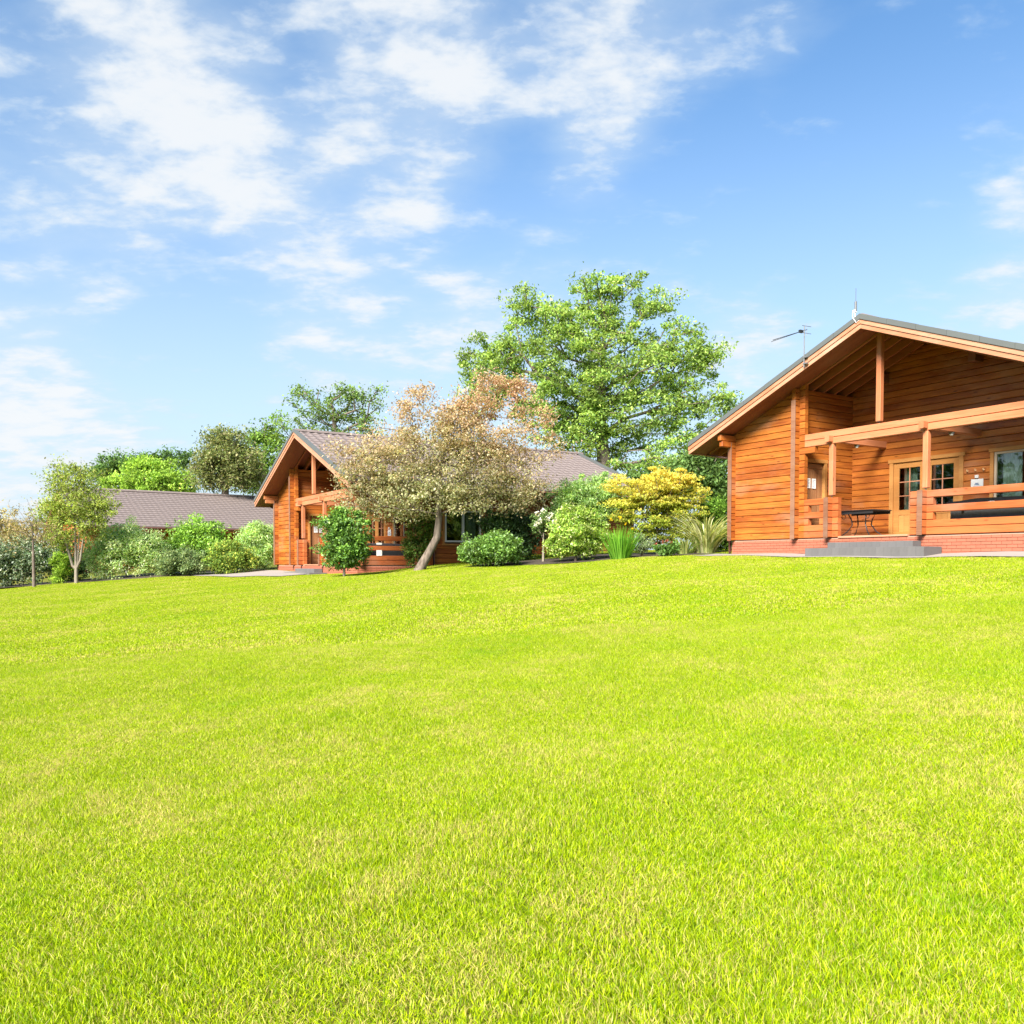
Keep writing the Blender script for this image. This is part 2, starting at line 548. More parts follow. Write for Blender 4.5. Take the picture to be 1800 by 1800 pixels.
def cabin(loc, rot, label, PD=2.23, fit=0.0, door_t=0.15, bricks=True, tiles=0, detail=True):
    root = empty('log_cabin', loc, rot)
    tag(root, label, 'cabin', 'log cabins of one design on the lawn')
    LEN = 12.3
    P = root

    def put(x0, x1, y, z, mode='s', parent=P, mat='log', name='log', cut=None, h=H, th=TH):
        """a log; mode s: along s with its face to -t; t: along t with its face to +s (y is then the s of that face);
        m: along t with its face to -s"""
        b0 = t0 = x0; b1 = t1 = x1
        if cut:
            b0, b1, t0, t1 = cut
        mid = (b0 + b1) / 2
        if mode == 's':
            me = log_mesh(b0 - mid, b1 - mid, t0 - mid, t1 - mid, h, th, mat, name)
            return link(name, me, parent, (mid, y, z), 0)
        if mode == 't':
            me = log_mesh(b0 - mid, b1 - mid, t0 - mid, t1 - mid, h, th, mat, name)
            return link(name, me, parent, (y, mid, z), math.pi / 2)
        me = log_mesh(-(b1 - mid), -(b0 - mid), -(t1 - mid), -(t0 - mid), h, th, mat, name)
        return link(name, me, parent, (y, mid, z), -math.pi / 2)

    def under(s):
        return rooftop(s) - 0.30
    # --- plinth with bricks
    pl = MB()
    pl.box(0.02, W_ - 0.02, 0.02, LEN - 0.02, -1.1, -0.02)
    plinth = pl.build('plinth', M['mortar'], P)
    bm = {}
    def brick_mesh(ln):
        k = round(ln, 3)
        if k not in bm:
            bm[k] = MB().box(-ln / 2, ln / 2, -0.012, 0.05, 0, 0.065).mesh('brick', M['brick'])
        return bm[k]
    stuff = MB()
    for r in range(8):
        z = -0.03 - 0.075 * (r + 1)
        offs = 0.1125 if r % 2 else 0.0
        x = 0.0
        first = True
        while x < W_ - 0.02:
            ln = (0.1025 if (first and r % 2) else 0.215)
            ln = min(ln, W_ - x)
            if bricks and r < 6:
                link('brick', brick_mesh(ln), plinth, (x + ln / 2, 0.012, z), 0)
            else:
                stuff.box(x, x + ln, 0.0, 0.06, z, z + 0.065)
            x += ln + 0.01; first = False
        y = 0.07
        while y < LEN - 0.1:
            ln = min(0.215, LEN - y)
            stuff.box(-0.0, 0.06, y, y + ln, z, z + 0.065)
            stuff.box(W_ - 0.06, W_, y, y + ln, z, z + 0.065)
            y += ln + 0.01
    tag(stuff.build('brick_courses', M['brick'], plinth), kind='stuff')
    # --- floor deck of the porch
    fl = MB()
    fl.box(2.46, W_ - 0.16, 0.14, PD - 0.02, -0.02, 0.016)
    fl.build('porch_floor', M['slab'], P)
    MB().cbox(3.70, 5.66, -0.03, 0.138, -0.022, 0.028, 0.006).build('threshold', M['fascia'], P)
    # --- front bay wall and its logs
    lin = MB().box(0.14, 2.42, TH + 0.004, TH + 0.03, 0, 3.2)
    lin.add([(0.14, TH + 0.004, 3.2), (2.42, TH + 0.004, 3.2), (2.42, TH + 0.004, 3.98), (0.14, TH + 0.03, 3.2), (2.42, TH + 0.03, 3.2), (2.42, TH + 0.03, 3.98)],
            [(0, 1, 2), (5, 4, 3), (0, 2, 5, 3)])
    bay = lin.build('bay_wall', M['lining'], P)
    n = 0
    while True:
        z = n * H
        top = z + H
        r0 = max(-E_, KS - (APEX - 0.30 - z) / TP)
        r1 = max(-E_, KS - (APEX - 0.30 - top) / TP)
        x1 = 2.43 + E_
        if n == 13:
            x1 = 2.93
        if r0 > x1 - 0.05:
            break
        r1 = min(r1, x1 - 0.01)
        put(r0, x1, 0, z, 's', bay, cut=(r0, x1, r1, x1))
        n += 1
    # --- left outer side wall: one joined siding (seen from nowhere near) and corner log ends
    sd_ = MB()
    for i in range(18):
        z = i * H - H / 2
        b = len(sd_.v)
        me = log_mesh(-6.0, 6.0, -6.0, 6.0)
        # rotate by hand: local x -> t, face to -s
        for v in me.vertices:
            sd_.v.append((0.0 + v.co.y, 0.2 + 6.1 - v.co.x, z + v.co.z))
        for p in me.polygons:
            sd_.f.append(tuple(i_ + b for i_ in p.vertices))
    side = sd_.build('log_siding', M['log'], P)
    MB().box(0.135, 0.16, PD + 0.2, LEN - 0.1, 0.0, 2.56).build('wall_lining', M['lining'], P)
    tag(side, kind='stuff')
    ends = []
    for i in range(17):
        z = i * H - H / 2 if i else 0
        hh = H if i else H / 2
        put(-E_, 0.19, 0.0, z, 'm', P, 'log', 'corner_log', h=hh)
    MB().cbox(-0.004, 0.136, -E_ - 0.028, -E_ - 0.003, -0.02, 2.86, 0.004).build('corner_board', M['log_end'], P)
    # --- cross wall between bay and porch (face to +s) with the entry door
    lin = MB().box(2.30, 2.31, 0.14, PD, 0, 3.85)
    cross = lin.build('porch_side_wall', M['lining'], P)
    dt0, dt1, dz = door_t, door_t + 0.86, 2.06
    i = 0
    while True:
        z = i * H - H / 2 if i else 0
        hh = H if i else H / 2
        if z + hh > under(2.43) - 0.02:
            hh = under(2.36) - z
            if hh > 0.05:
                put(-E_, PD + 0.1, 2.43, z, 't', cross, h=hh)
            break
        if z < dz:
            put(-E_, dt0 - 0.07, 2.43, z, 't', cross, h=hh)
            put(dt1 + 0.07, PD + 0.1, 2.43, z, 't', cross, h=hh)
        else:
            put(-E_, PD + 0.1, 2.43, z, 't', cross, h=hh)
        i += 1
    MB().cbox(2.295, 2.434, -E_ - 0.026, -E_ - 0.003, -0.02, 3.72, 0.004).build('corner_board', M['log_end'], P)
    # frame and entry door
    fr = MB()
    fr.cbox(2.31, 2.462, dt0 - 0.10, dt0, 0.0, dz + 0.02, 0.004)
    fr.cbox(2.31, 2.462, dt1, dt1 + 0.10, 0.0, dz + 0.02, 0.004)
    fr.cbox(2.31, 2.466, dt0 - 0.13, dt1 + 0.13, dz + 0.022, dz + 0.12, 0.004)
    fr.build('door_frame', M['door'], P)
    dl = MB().box(2.345, 2.375, dt0 + 0.004, dt1 - 0.004, 0.03, dz)
    door = dl.build('entry_door', M['door_dark'], P)
    nb = 7
    bw = (dt1 - dt0 - 0.2) / nb
    for k in range(nb):
        y0 = dt0 + 0.10 + k * bw
        link('door_board', MB().cbox(-0.69, 0.69, 0, 0.012, 0.003, bw - 0.003, 0.003).mesh('door_board', M['door_dark']), door,
             (2.387, y0, 1.22), 0).rotation_euler = (0, math.pi / 2, math.pi / 2)
    for (z0, z1) in ((0.03, 0.17), (0.30, 0.48), (1.93, 2.055)):
        MB().cbox(2.372, 2.392, dt0 + 0.006, dt1 - 0.006, z0, z1, 0.003).build('door_rail', M['door_dark'], door)
    MB().tube([(2.39, dt1 - 0.08, 1.02), (2.43, dt1 - 0.08, 1.02), (2.43, dt1 - 0.19, 1.02)], 0.010).build('door_handle', M['black'], door)
    for k, (y0, y1) in enumerate(((dt0 + 0.17, dt0 + 0.34), (dt0 + 0.40, dt0 + 0.56))):
        nt = MB().box(2.402, 2.406, y0, y1, 1.38, 1.65).build('notice', M['paper'], door)
        ln = MB()
        for q in range(6):
            ww = (0.9, 0.6, 0.8, 0.75, 0.5, 0.7)[q] * (y1 - y0 - 0.03)
            ln.box(2.4065, 2.4075, y0 + 0.015, y0 + 0.015 + ww, 1.60 - q * 0.034, 1.612 - q * 0.034)
        ln.build('print', M['ink'], door)
    # --- back wall of the porch, gable above, with double doors and a window
    f_ = fit
    d0, d1, dtop = 3.73 + f_, 5.57 + f_, 2.03
    w0, w1, wz0, wz1 = 6.45 + f_, min(8.35 + f_, 9.2), 0.62, 2.04
    lin = MB()
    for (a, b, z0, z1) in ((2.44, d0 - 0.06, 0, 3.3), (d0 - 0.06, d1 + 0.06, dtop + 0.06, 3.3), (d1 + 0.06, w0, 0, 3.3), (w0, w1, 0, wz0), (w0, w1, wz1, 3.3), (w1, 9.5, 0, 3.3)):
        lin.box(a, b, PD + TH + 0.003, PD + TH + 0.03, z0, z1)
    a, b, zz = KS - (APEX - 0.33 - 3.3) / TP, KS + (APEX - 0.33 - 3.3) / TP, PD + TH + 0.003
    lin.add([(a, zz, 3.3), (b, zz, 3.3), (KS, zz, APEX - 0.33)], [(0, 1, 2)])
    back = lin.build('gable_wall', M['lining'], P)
    i = 0
    while True:
        z = i * H
        top = z + H
        hw0 = (APEX - 0.145 - z) / TP
        hw1 = (APEX - 0.145 - top) / TP
        if hw1 < 0.02:
            break
        L0 = max(2.43, KS - hw0); L1 = min(W_ + E_, KS + hw0)
        T0 = max(2.43, KS - hw1); T1 = min(W_ + E_, KS + hw1)
        segs = [(L0, L1, T0, T1)]
        def carve(segs, a, b):
            out = []
            for (p, q, tp, tq) in segs:
                if b <= p or a >= q:
                    out.append((p, q, tp, tq)); continue
                if a > p + 0.02: out.append((p, a, tp, a))
                if b < q - 0.02: out.append((b, q, b, tq))
            return out
        if z < dtop:
            segs = carve(segs, d0 - 0.03, d1 + 0.03)
        if top > wz0 and z < wz1 - 0.02:
            segs = carve(segs, w0 - 0.01, w1 + 0.01)
        for sgm in segs:
            # long runs are made of two logs with a butt joint
            put(sgm[0], sgm[1], PD, z, 's', back, cut=(sgm[0], sgm[1], sgm[2], sgm[3]))
        i += 1
    # purlin ends in the gable
    for s in (3.45, 6.03):
        z1 = rooftop(s) - 0.31
        MB().cbox(s - 0.10, s + 0.10, PD - 0.34, PD + 0.02, z1 - 0.24, z1, 0.012).build('purlin_end', M['soffit'], P)
    # double door
    fr = MB()
    y0, y1 = PD - 0.032, PD + TH
    fr.cbox(d0 - 0.11, d0, y0, y1, 0.0, dtop, 0.004)
    fr.cbox(d1, d1 + 0.11, y0, y1, 0.0, dtop, 0.004)
    fr.cbox(d0 - 0.15, d1 + 0.15, y0 - 0.006, y1, dtop + 0.002, dtop + 0.10, 0.006)
    fr.build('door_frame', M['door'], P)
    mid = (d0 + d1) / 2
    for (a, b) in ((d0 + 0.004, mid - 0.003), (mid + 0.003, d1 - 0.004)):
        st = 0.155
        gz0, gz1 = 0.76, 1.88
        lf = MB()
        ya, yb = PD + 0.01, PD + 0.055
        lf.cbox(a, a + st, ya, yb, 0.03, dtop - 0.004, 0.004)
        lf.cbox(b - st, b, ya, yb, 0.03, dtop - 0.004, 0.004)
        lf.cbox(a + st, b - st, ya + 0.001, yb, gz1, dtop - 0.005, 0.004)
        lf.cbox(a + st, b - st, ya + 0.001, yb, 0.62, gz0, 0.004)
        lf.cbox(a + st, b - st, ya + 0.001, yb, 0.03, 0.17, 0.004)
        leaf = lf.build('glazed_door', M['door'], P)
        nb = 4
        bw = (b - a - 2 * st) / nb
        for k in range(nb):
            MB().cbox(a + st + k * bw + 0.003, a + st + (k + 1) * bw - 0.003, ya + 0.012, yb - 0.005, 0.17, 0.62, 0.004).build('door_board', M['door'], leaf)
        gw = b - a - 2 * st
        for rI in range(3):
            za = gz0 + (gz1 - gz0) * rI / 3; zb = gz0 + (gz1 - gz0) * (rI + 1) / 3
            for cI in range(2):
                xa = a + st + gw * cI / 2; xb = a + st + gw * (cI + 1) / 2
                MB().box(xa, xb, ya + 0.022, ya + 0.028, za, zb).build('pane', M['glass'], leaf)
        gb = MB()
        gb.cbox((a + b) / 2 - 0.013, (a + b) / 2 + 0.013, ya + 0.008, ya + 0.040, gz0, gz1, 0.003)
        for rI in (1, 2):
            zc = gz0 + (gz1 - gz0) * rI / 3
            gb.cbox(a + st, b - st, ya + 0.010, ya + 0.038, zc - 0.013, zc + 0.013, 0.003)
        gb.build('glazing_bars', M['fascia'], leaf)
        MB().tube([(mid + (0.06 if a > mid else -0.06), ya - 0.05, 1.02), (mid + (0.17 if a > mid else -0.17), ya - 0.05, 1.02)], 0.009).build('door_handle', M['steel'], leaf)
    # interior curtain behind the left leaf and by the window
    def drape(name, s0, s1, z0, z1, t, parent):
        mb = MB(); vs = []; N = 40
        for k in range(N + 1):
            s = s0 + (s1 - s0) * k / N
            y = t + 0.025 * math.sin(k * 1.35) + 0.012 * math.sin(k * 0.53 + 1)
            vs += [(s, y, z0), (s, y + 0.01 * math.sin(k * 0.9), z1)]
        mb.add(vs, [(2 * k, 2 * k + 2, 2 * k + 3, 2 * k + 1) for k in range(N)])
        return mb.build(name, M['curtain'], parent, smooth=True)
    drape('curtain', d0 + 0.15, d0 + 0.55, 0.12, 2.0, PD + 0.26, P)
    # window
    wn = MB()
    y0 = PD - 0.03
    wn.cbox(w0 - 0.10, w0 - 0.012, y0, PD + 0.02, wz0 - 0.07, wz1 + 0.002, 0.005)
    wn.cbox(w1 + 0.012, w1 + 0.10, y0, PD + 0.02, wz0 - 0.07, wz1 + 0.002, 0.005)
    wn.cbox(w0 - 0.13, w1 + 0.13, y0 - 0.006, PD + 0.02, wz1 + 0.004, wz1 + 0.10, 0.005)
    wn.cbox(w0 - 0.13, w1 + 0.13, y0 - 0.03, PD + 0.02, wz0 - 0.12, wz0 - 0.072, 0.005)
    win = wn.build('window', M['door'], P)
    fm = MB()
    ya, yb = PD - 0.012, PD + 0.06
    fm.cbox(w0, w0 + 0.055, ya, yb, wz0, wz1, 0.004); fm.cbox(w1 - 0.055, w1, ya, yb, wz0, wz1, 0.004)
    fm.cbox(w0 + 0.055, w1 - 0.055, ya + 0.001, yb, wz1 - 0.055, wz1 - 0.001, 0.004)
    fm.cbox(w0 + 0.055, w1 - 0.055, ya + 0.001, yb, wz0 + 0.001, wz0 + 0.055, 0.004)
    wm = (w0 + w1) / 2
    fm.cbox(wm - 0.03, wm + 0.03, ya + 0.002, yb, wz0 + 0.055, wz1 - 0.055, 0.004)
    fm.build('window_frame', M['cream'], win)
    for (a, b) in ((w0 + 0.055, wm - 0.03), (wm + 0.03, w1 - 0.055)):
        MB().box(a, b, ya + 0.03, ya + 0.036, wz0 + 0.055, wz1 - 0.055).build('pane', M['glass'], win)
    drape('curtain', w0 + 0.08, w0 + 0.55, wz0 - 0.2, wz1, PD + 0.24, win)
    drape('curtain', w1 - 0.45, w1 - 0.08, wz0 - 0.2, wz1, PD + 0.24, win)
    # --- beam with its two courses, cross beams, posts, piers
    XR = W_ - 0.13
    for i in (14, 15):
        put(2.43 + E_ + 0.002, W_ + E_, 0.002, i * H, 's', P, 'beam', 'beam_log')
    P1, P2, P3 = 3.44, 6.06, XR + 0.005
    for s in (P1, P2):
        put(-E_, PD + 0.05, s + 0.065, 2.475, 't', P, 'beam', 'cross_beam', h=0.178)
        ld = MB().tube([(s, 1.05, 2.47), (s, 1.05, 2.43)], [0.075, 0.055], 12)
        lp = ld.build('porch_light', M['steel'], P)
        MB().tube([(s, 1.05, 2.4299), (s, 1.05, 2.405)], [0.052, 0.035], 12).build('lamp_lens', M['white'], lp)
    for i in (14, 15):
        put(-E_, PD + 0.1, W_, i * H - 0.004, 't', P, 'beam', 'beam_log')
    put(-E_, 0.5, W_, 13 * H - 0.004, 't', P, 'beam', 'beam_log')
    RT = 6 * H
    def post(s, z0, z1, t=0.065):
        hw = 0.066
        o = MB().cbox(-(z1 - z0) / 2, (z1 - z0) / 2, -hw, hw, -hw, hw, 0.010).build('post', M['beam'], P, (s, t, (z0 + z1) / 2))
        o.rotation_euler = (0, math.pi / 2, 0)
        jk = MB().tube([(s, t, z0 - 0.055), (s, t, z0 + 0.01)], 0.011)
        jk.box(s - 0.05, s + 0.05, t - 0.05, t + 0.05, z0 - 0.008, z0 - 0.0005)
        jk.build('post_jack', M['steel'], P)
    post(P1, RT + 0.055, 14 * H - 0.004)
    post(P2, RT + 0.055, 14 * H - 0.004)
    post(P3, RT + 0.055, 13 * H - 0.01)
    post(KS, 16 * H + 0.045, rooftop(KS) - 0.34)
    # railing left of the steps
    def panel(x0, x1, y, mode, inf0, inf1):
        for i in (0, 1, 3, 5):
            put(x0, x1, y, i * H, mode, P, 'rail', 'rail')
        for i in (2, 4):
            if inf0: put(x0, inf0, y, i * H, mode, P, 'rail', 'rail')
            if inf1: put(inf1, x1, y, i * H, mode, P, 'rail', 'rail')
    panel(2.43 + E_ + 0.002, 3.68, 0.0, 's', None, 3.10)
    for i in (2, 4):
        put(2.43 + E_ + 0.002, 2.74, 0, i * H, 's', P, 'rail', 'rail')
    panel(5.70, W_ + E_, 0.0, 's', 6.28, W_ - 0.4)
    # piers: short cross logs
    for s in (P1, P2):
        for i in range(6):
            put(-E_, 0.30, s + 0.065, i * H + 0.004, 't', P, 'rail', 'pier_log', h=H - 0.004)
        MB().cbox(s - 0.066, s + 0.066, -E_ - 0.026, -E_ - 0.003, -0.012, RT - 0.002, 0.004).build('pier_board', M['log_end'], P)
    # side railing at the open end of the porch
    for i in (0, 1, 3, 5):
        put(-E_, PD, W_, i * H + 0.004, 't', P, 'rail', 'rail', h=H - 0.003)
    for i in (2, 4):
        put(-E_, 0.35, W_, i * H + 0.004, 't', P, 'rail', 'rail', h=H - 0.003)
        put(PD - 0.4, PD, W_, i * H + 0.004, 't', P, 'rail', 'rail', h=H - 0.003)
    # --- right side wall with a wide window
    sw0, sw1, sz0, sz1 = 3.44, 4.98, 0.86, 2.05
    lin = MB()
    for (a, b, z0, z1) in ((PD, sw0, 0, 2.9), (sw0, sw1, 0, sz0), (sw0, sw1, sz1, 2.9), (sw1, LEN, 0, 2.9)):
        lin.box(W_ - TH - 0.03, W_ - TH - 0.003, a, b, z0, z1)
    swall = lin.build('long_wall', M['lining'], P)
    for i in range(18):
        z = i * H - H / 2 if i else 0
        hh = H if i else H / 2
        if z + hh > sz0 and z < sz1 - 0.02:
            put(PD - E_ if z > 1.05 else PD, sw0 - 0.01, W_, z, 't', swall, h=hh)
            put(sw1 + 0.01, LEN + E_, W_, z, 't', swall, h=hh)
        else:
            put(PD - E_ if z > 1.05 else PD, LEN + E_, W_, z, 't', swall, h=hh)
    wn = MB()
    x0 = W_ + 0.025
    wn.cbox(W_ - 0.02, x0, sw0 - 0.10, sw0 - 0.012, sz0 - 0.06, sz1, 0.005)
    wn.cbox(W_ - 0.02, x0, sw1 + 0.012, sw1 + 0.10, sz0 - 0.06, sz1, 0.005)
    wn.cbox(W_ - 0.02, x0 + 0.004, sw0 - 0.13, sw1 + 0.13, sz1 + 0.002, sz1 + 0.09, 0.005)
    wn.cbox(W_ - 0.02, x0 + 0.03, sw0 - 0.13, sw1 + 0.13, sz0 - 0.12, sz0 - 0.062, 0.005)
    win = wn.build('window', M['door'], P)
    fm = MB(); xa, xb = W_ - 0.06, W_ + 0.012
    fm.cbox(xa, xb, sw0, sw0 + 0.07, sz0, sz1, 0.004); fm.cbox(xa, xb, sw1 - 0.07, sw1, sz0, sz1, 0.004)
    sm = (sw0 + sw1) / 2
    fm.cbox(xa, xb - 0.001, sm - 0.05, sm + 0.05, sz0 + 0.06, sz1 - 0.06, 0.004)
    fm.cbox(xa, xb - 0.002, sw0 + 0.07, sw1 - 0.07, sz0 + 0.001, sz0 + 0.06, 0.004)
    fm.cbox(xa, xb - 0.002, sw0 + 0.07, sw1 - 0.07, sz1 - 0.06, sz1 - 0.001, 0.004)
    fm.build('window_frame', M['white'], win)
    for (a, b) in ((sw0 + 0.07, sm - 0.05), (sm + 0.05, sw1 - 0.07)):
        MB().box(W_ - 0.03, W_ - 0.024, a, b, sz0 + 0.06, sz1 - 0.06).build('pane', M['glass'], win)
    dr = drape('curtain', sw1 - 0.5, sw1 - 0.1, sz0 - 0.1, sz1, 0.0, win)
    dr.rotation_euler = (0, 0, math.pi / 2); dr.location = (W_ - 0.28, 0, 0)
    # far gable
    fg = MB()
    fg.add([(0, LEN, -0.1), (W_, LEN, -0.1), (W_, LEN, under(W_) + 0.1), (KS, LEN, APEX - 0.2), (0, LEN, under(0) + 0.1)], [(4, 3, 2, 1, 0)])
    fg.build('far_gable', M['log'], P)
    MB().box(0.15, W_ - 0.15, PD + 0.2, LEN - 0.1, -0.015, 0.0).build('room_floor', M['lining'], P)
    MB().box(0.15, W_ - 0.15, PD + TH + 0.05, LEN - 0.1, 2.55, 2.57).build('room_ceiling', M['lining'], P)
    # --- roof
    TE = LEN + 0.73
    def slope_box(sgn, a0, a1, t0, t1, d0_, d1_):
        """box lying in a roof slope: a = horizontal distance from ridge, d = vertical offset below the roof top"""
        vs = []
        for a in (a0, a1):
            for t in (t0, t1):
                for d in (d1_, d0_):
                    vs.append((KS + sgn * a, t, APEX - TP * a - d))
        fs = [(0, 1, 3, 2), (4, 6, 7, 5), (0, 4, 5, 1), (2, 3, 7, 6), (0, 2, 6, 4), (1, 5, 7, 3)]
        if sgn < 0:
            fs = [tuple(reversed(f)) for f in fs]
        return vs, fs
    AE = KS - TIP
    for sgn in (-1, 1):
        mb = MB()
        # soffit boarding of the deck in strips so that joints show
        nbd = 40
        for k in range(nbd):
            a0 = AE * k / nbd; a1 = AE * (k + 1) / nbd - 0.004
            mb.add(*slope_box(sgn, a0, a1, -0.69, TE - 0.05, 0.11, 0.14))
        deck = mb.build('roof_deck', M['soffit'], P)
        # rafters over the porch and tails elsewhere
        t = 0.045
        kx = 0
        while t < LEN + 0.3:
            long_ = t < PD + 0.3
            mb = MB()
            if long_:
                mb.add(*slope_box(sgn, 0.03, AE - 0.03, t - 0.028, t + 0.028, 0.142, 0.345))
            else:
                mb.add(*slope_box(sgn, KS - 0.3, AE - 0.03, t - 0.028, t + 0.028, 0.142, 0.345))
            mb.build('rafter', M['rafter'], P)
            t += 0.46 if long_ else 0.6
        # boarded soffit of the front overhang
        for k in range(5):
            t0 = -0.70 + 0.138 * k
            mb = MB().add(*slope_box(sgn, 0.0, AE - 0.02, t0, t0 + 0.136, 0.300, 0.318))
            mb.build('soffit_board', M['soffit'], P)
        # bargeboards: two boards, the upper one proud
        for nm, d0_, d1_, yf in (('bargeboard', 0.115, 0.222, -OV), ('bargeboard', 0.225, 0.335, -OV + 0.022)):
            mb = MB().add(*slope_box(sgn, 0.0, AE, yf, -0.700, d0_, d1_))
            # orient the grain along the slope by giving the board its own frame
            o = mb.build(nm, M['fascia'], P)
        mb = MB().add(*slope_box(sgn, 0.0, AE, TE - 0.03, TE, 0.115, 0.335)); mb.build('bargeboard', M['fascia'], P)
        # verge caps, one by one
        nc = 8
        for tt0, tt1 in ((-OV - 0.025, -OV + 0.10), (TE - 0.10, TE + 0.025)):
            for k in range(nc):
                a0 = AE * k / nc; a1 = AE * (k + 1) / nc
                mb = MB().add(*slope_box(sgn, a0 + (0.0 if k else 0.0), a1 - 0.006, tt0, tt1, -0.012 - 0.006 * (k % 2), 0.113))
                mb.build('verge_cap', M['verge'], P)
        # purlin under the eave side of the gable: two courses with a shaped nose
        s = 0.0 if sgn < 0 else W_ - TH
        z1 = rooftop(0.0) - 0.325 + (0.0)
        for q, ln in ((1, 0.62), (2, 0.56)):
            vs = []
            z0 = z1 - q * H
            mb = MB().cbox(s, s + TH, -ln, 0.25, z0, z0 + H - 0.002, 0.012 if q == 1 else 0.02)
            mb.build('purlin', M['log'], P)
        # gutter and fascia board along the eave
        sE = KS + sgn * AE
        zE = APEX - TP * AE
        mb = MB().box(min(sE, sE - sgn * 0.022), max(sE, sE - sgn * 0.022), -0.69, TE - 0.04, zE - 0.33, zE - 0.13)
        mb.build('eave_board', M['fascia'], P)
        gp = []
        for k in range(9):
            a = math.pi * k / 8
            gp.append((sE + sgn * (0.062 + 0.055 * math.cos(a)), zE - 0.16 - 0.055 * math.sin(a)))
        mb = MB()
        vs = [(x, -0.66, z) for (x, z) in gp] + [(x, TE - 0.06, z) for (x, z) in gp]
        fs = [(k, k + 1, k + 10, k + 9) for k in range(8)]
        mb.add(vs, fs)
        vs2 = [(x + sgn * 0.0, y, z - 0.004) for (x, y, z) in vs]
        mb.add(vs2, [tuple(reversed(f)) for f in fs])
        mb.build('gutter', M['gutter'], P, smooth=True)
        # downpipe with a swan neck
        sw = -0.10 if sgn < 0 else W_ + 0.10
        yp = 0.02 if sgn < 0 else PD + 0.2
        mb = MB().tube([(sE + sgn * 0.06, yp, zE - 0.20), (sE + sgn * 0.06, yp, zE - 0.30), (sw, yp, zE - 0.52), (sw, yp, zE - 0.62), (sw, yp, -0.36), (sw + sgn * 0.06, yp, -0.42)], 0.034, 8)
        mb.build('downpipe', M['gutter'], P, smooth=True)
        # tiles
        run = math.hypot(AE, TP * AE)
        rows = 17
        pitch_r = AE / rows
        tw = 0.30
        ncol = int((TE - 0.1 + OV - 0.1) / tw)
        def tile_verts(a0, a1, t0):
            vs = []
            K = 8
            for (a, lift) in ((a0 - 0.03, 0.085), (a1, 0.052), (a1, 0.10)):
                for k in range(K + 1):
                    u = k / K
                    wv = 0.022 * (0.5 - 0.5 * math.cos(2 * math.pi * u)) + (0.010 if 0.42 < u < 0.58 else 0)
                    d = lift - wv
                    if lift == 0.10:
                        d = 0.098 - 0.3 * wv
                    vs.append((KS + sgn * a, t0 + tw * u, APEX - TP * a - d))
            n_ = K + 1
            fs = []
            for r_ in range(2):
                for k in range(K):
                    q = (r_ * n_ + k, r_ * n_ + k + 1, (r_ + 1) * n_ + k + 1, (r_ + 1) * n_ + k)
                    fs.append(q if sgn < 0 else tuple(reversed(q)))
            return vs, fs
        rest = MB()
        count = 0
        proto = None
        for c_ in range(ncol):
            for r_ in range(rows):
                a0 = pitch_r * r_; a1 = pitch_r * (r_ + 1) + 0.012
                t0 = -OV + 0.105 + c_ * tw
                jit = (random.random() - 0.5) * 0.004
                if sgn > 0 and count < tiles:
                    if proto is None:
                        vs, fs = tile_verts(0, pitch_r + 0.012, 0)
                        proto = MB().add([(x - KS, y, z - APEX) for (x, y, z) in vs], fs).mesh('roof_tile', M['tile'])
                    link('roof_tile', proto, P, (KS + a0, t0, APEX - TP * a0 + jit), 0)
                    count += 1
                else:
                    vs, fs = tile_verts(a0, a1, t0)
                    rest.add([(x, y, z + jit) for (x, y, z) in vs], fs)
        tag(rest.build('roof_tiling', M['tile'], P), kind='stuff')
    # ridge tiles
    t = -OV + 0.02
    rg = []
    while t < TE:
        mb = MB(); vs = []
        for y in (t, t + 0.44):
            for k in range(7):
                a = math.pi * k / 6
                vs.append((KS + 0.14 * math.cos(a), y, APEX - 0.085 + 0.105 * math.sin(a)))
        mb.add(vs, [(k, k + 7, k + 8, k + 1) for k in range(6)] + [tuple(range(6, -1, -1)), tuple(range(7, 14))])
        mb.build('ridge_tile', M['tile'], P)
        t += 0.45
    # --- small fittings
    if detail:
        sx = 5.85 + f_
        for k in range(3):
            s = 5.80 + f_ + 0.205 * k
            hk = MB().tube([(s, PD - 0.004, 1.64), (s, PD - 0.05, 1.63), (s, PD - 0.065, 1.67)], [0.016, 0.014, 0.018], 8)
            hk.build('coat_hook', M['hook'], P)
        MB().cbox(5.77 + f_, 6.25 + f_, PD - 0.012, PD - 0.001, 1.59, 1.69, 0.003).build('hook_board', M['log'], P)
        sg = MB().cbox(5.88 + f_, 6.19 + f_, PD - 0.016, PD - 0.004, 1.17, 1.42, 0.003).build('sign', M['white'], P)
        pr = MB()
        pr.box(5.97 + f_, 6.09 + f_, PD - 0.0175, PD - 0.0165, 1.27, 1.292)
        pr.box(5.985 + f_, 6.075 + f_, PD - 0.0175, PD - 0.0165, 1.30, 1.325)
        for q in range(3):
            pr.box(5.93 + f_, 6.13 + f_, PD - 0.0175, PD - 0.0165, 1.205 + q * 0.018, 1.211 + q * 0.018)
        pr.build('print', M['ink'], sg)
        MB().cbox(5.99 + f_, 6.075 + f_, PD - 0.05, PD - 0.004, 1.44, 1.52, 0.006).build('switch_box', M['white'], P)
    return root

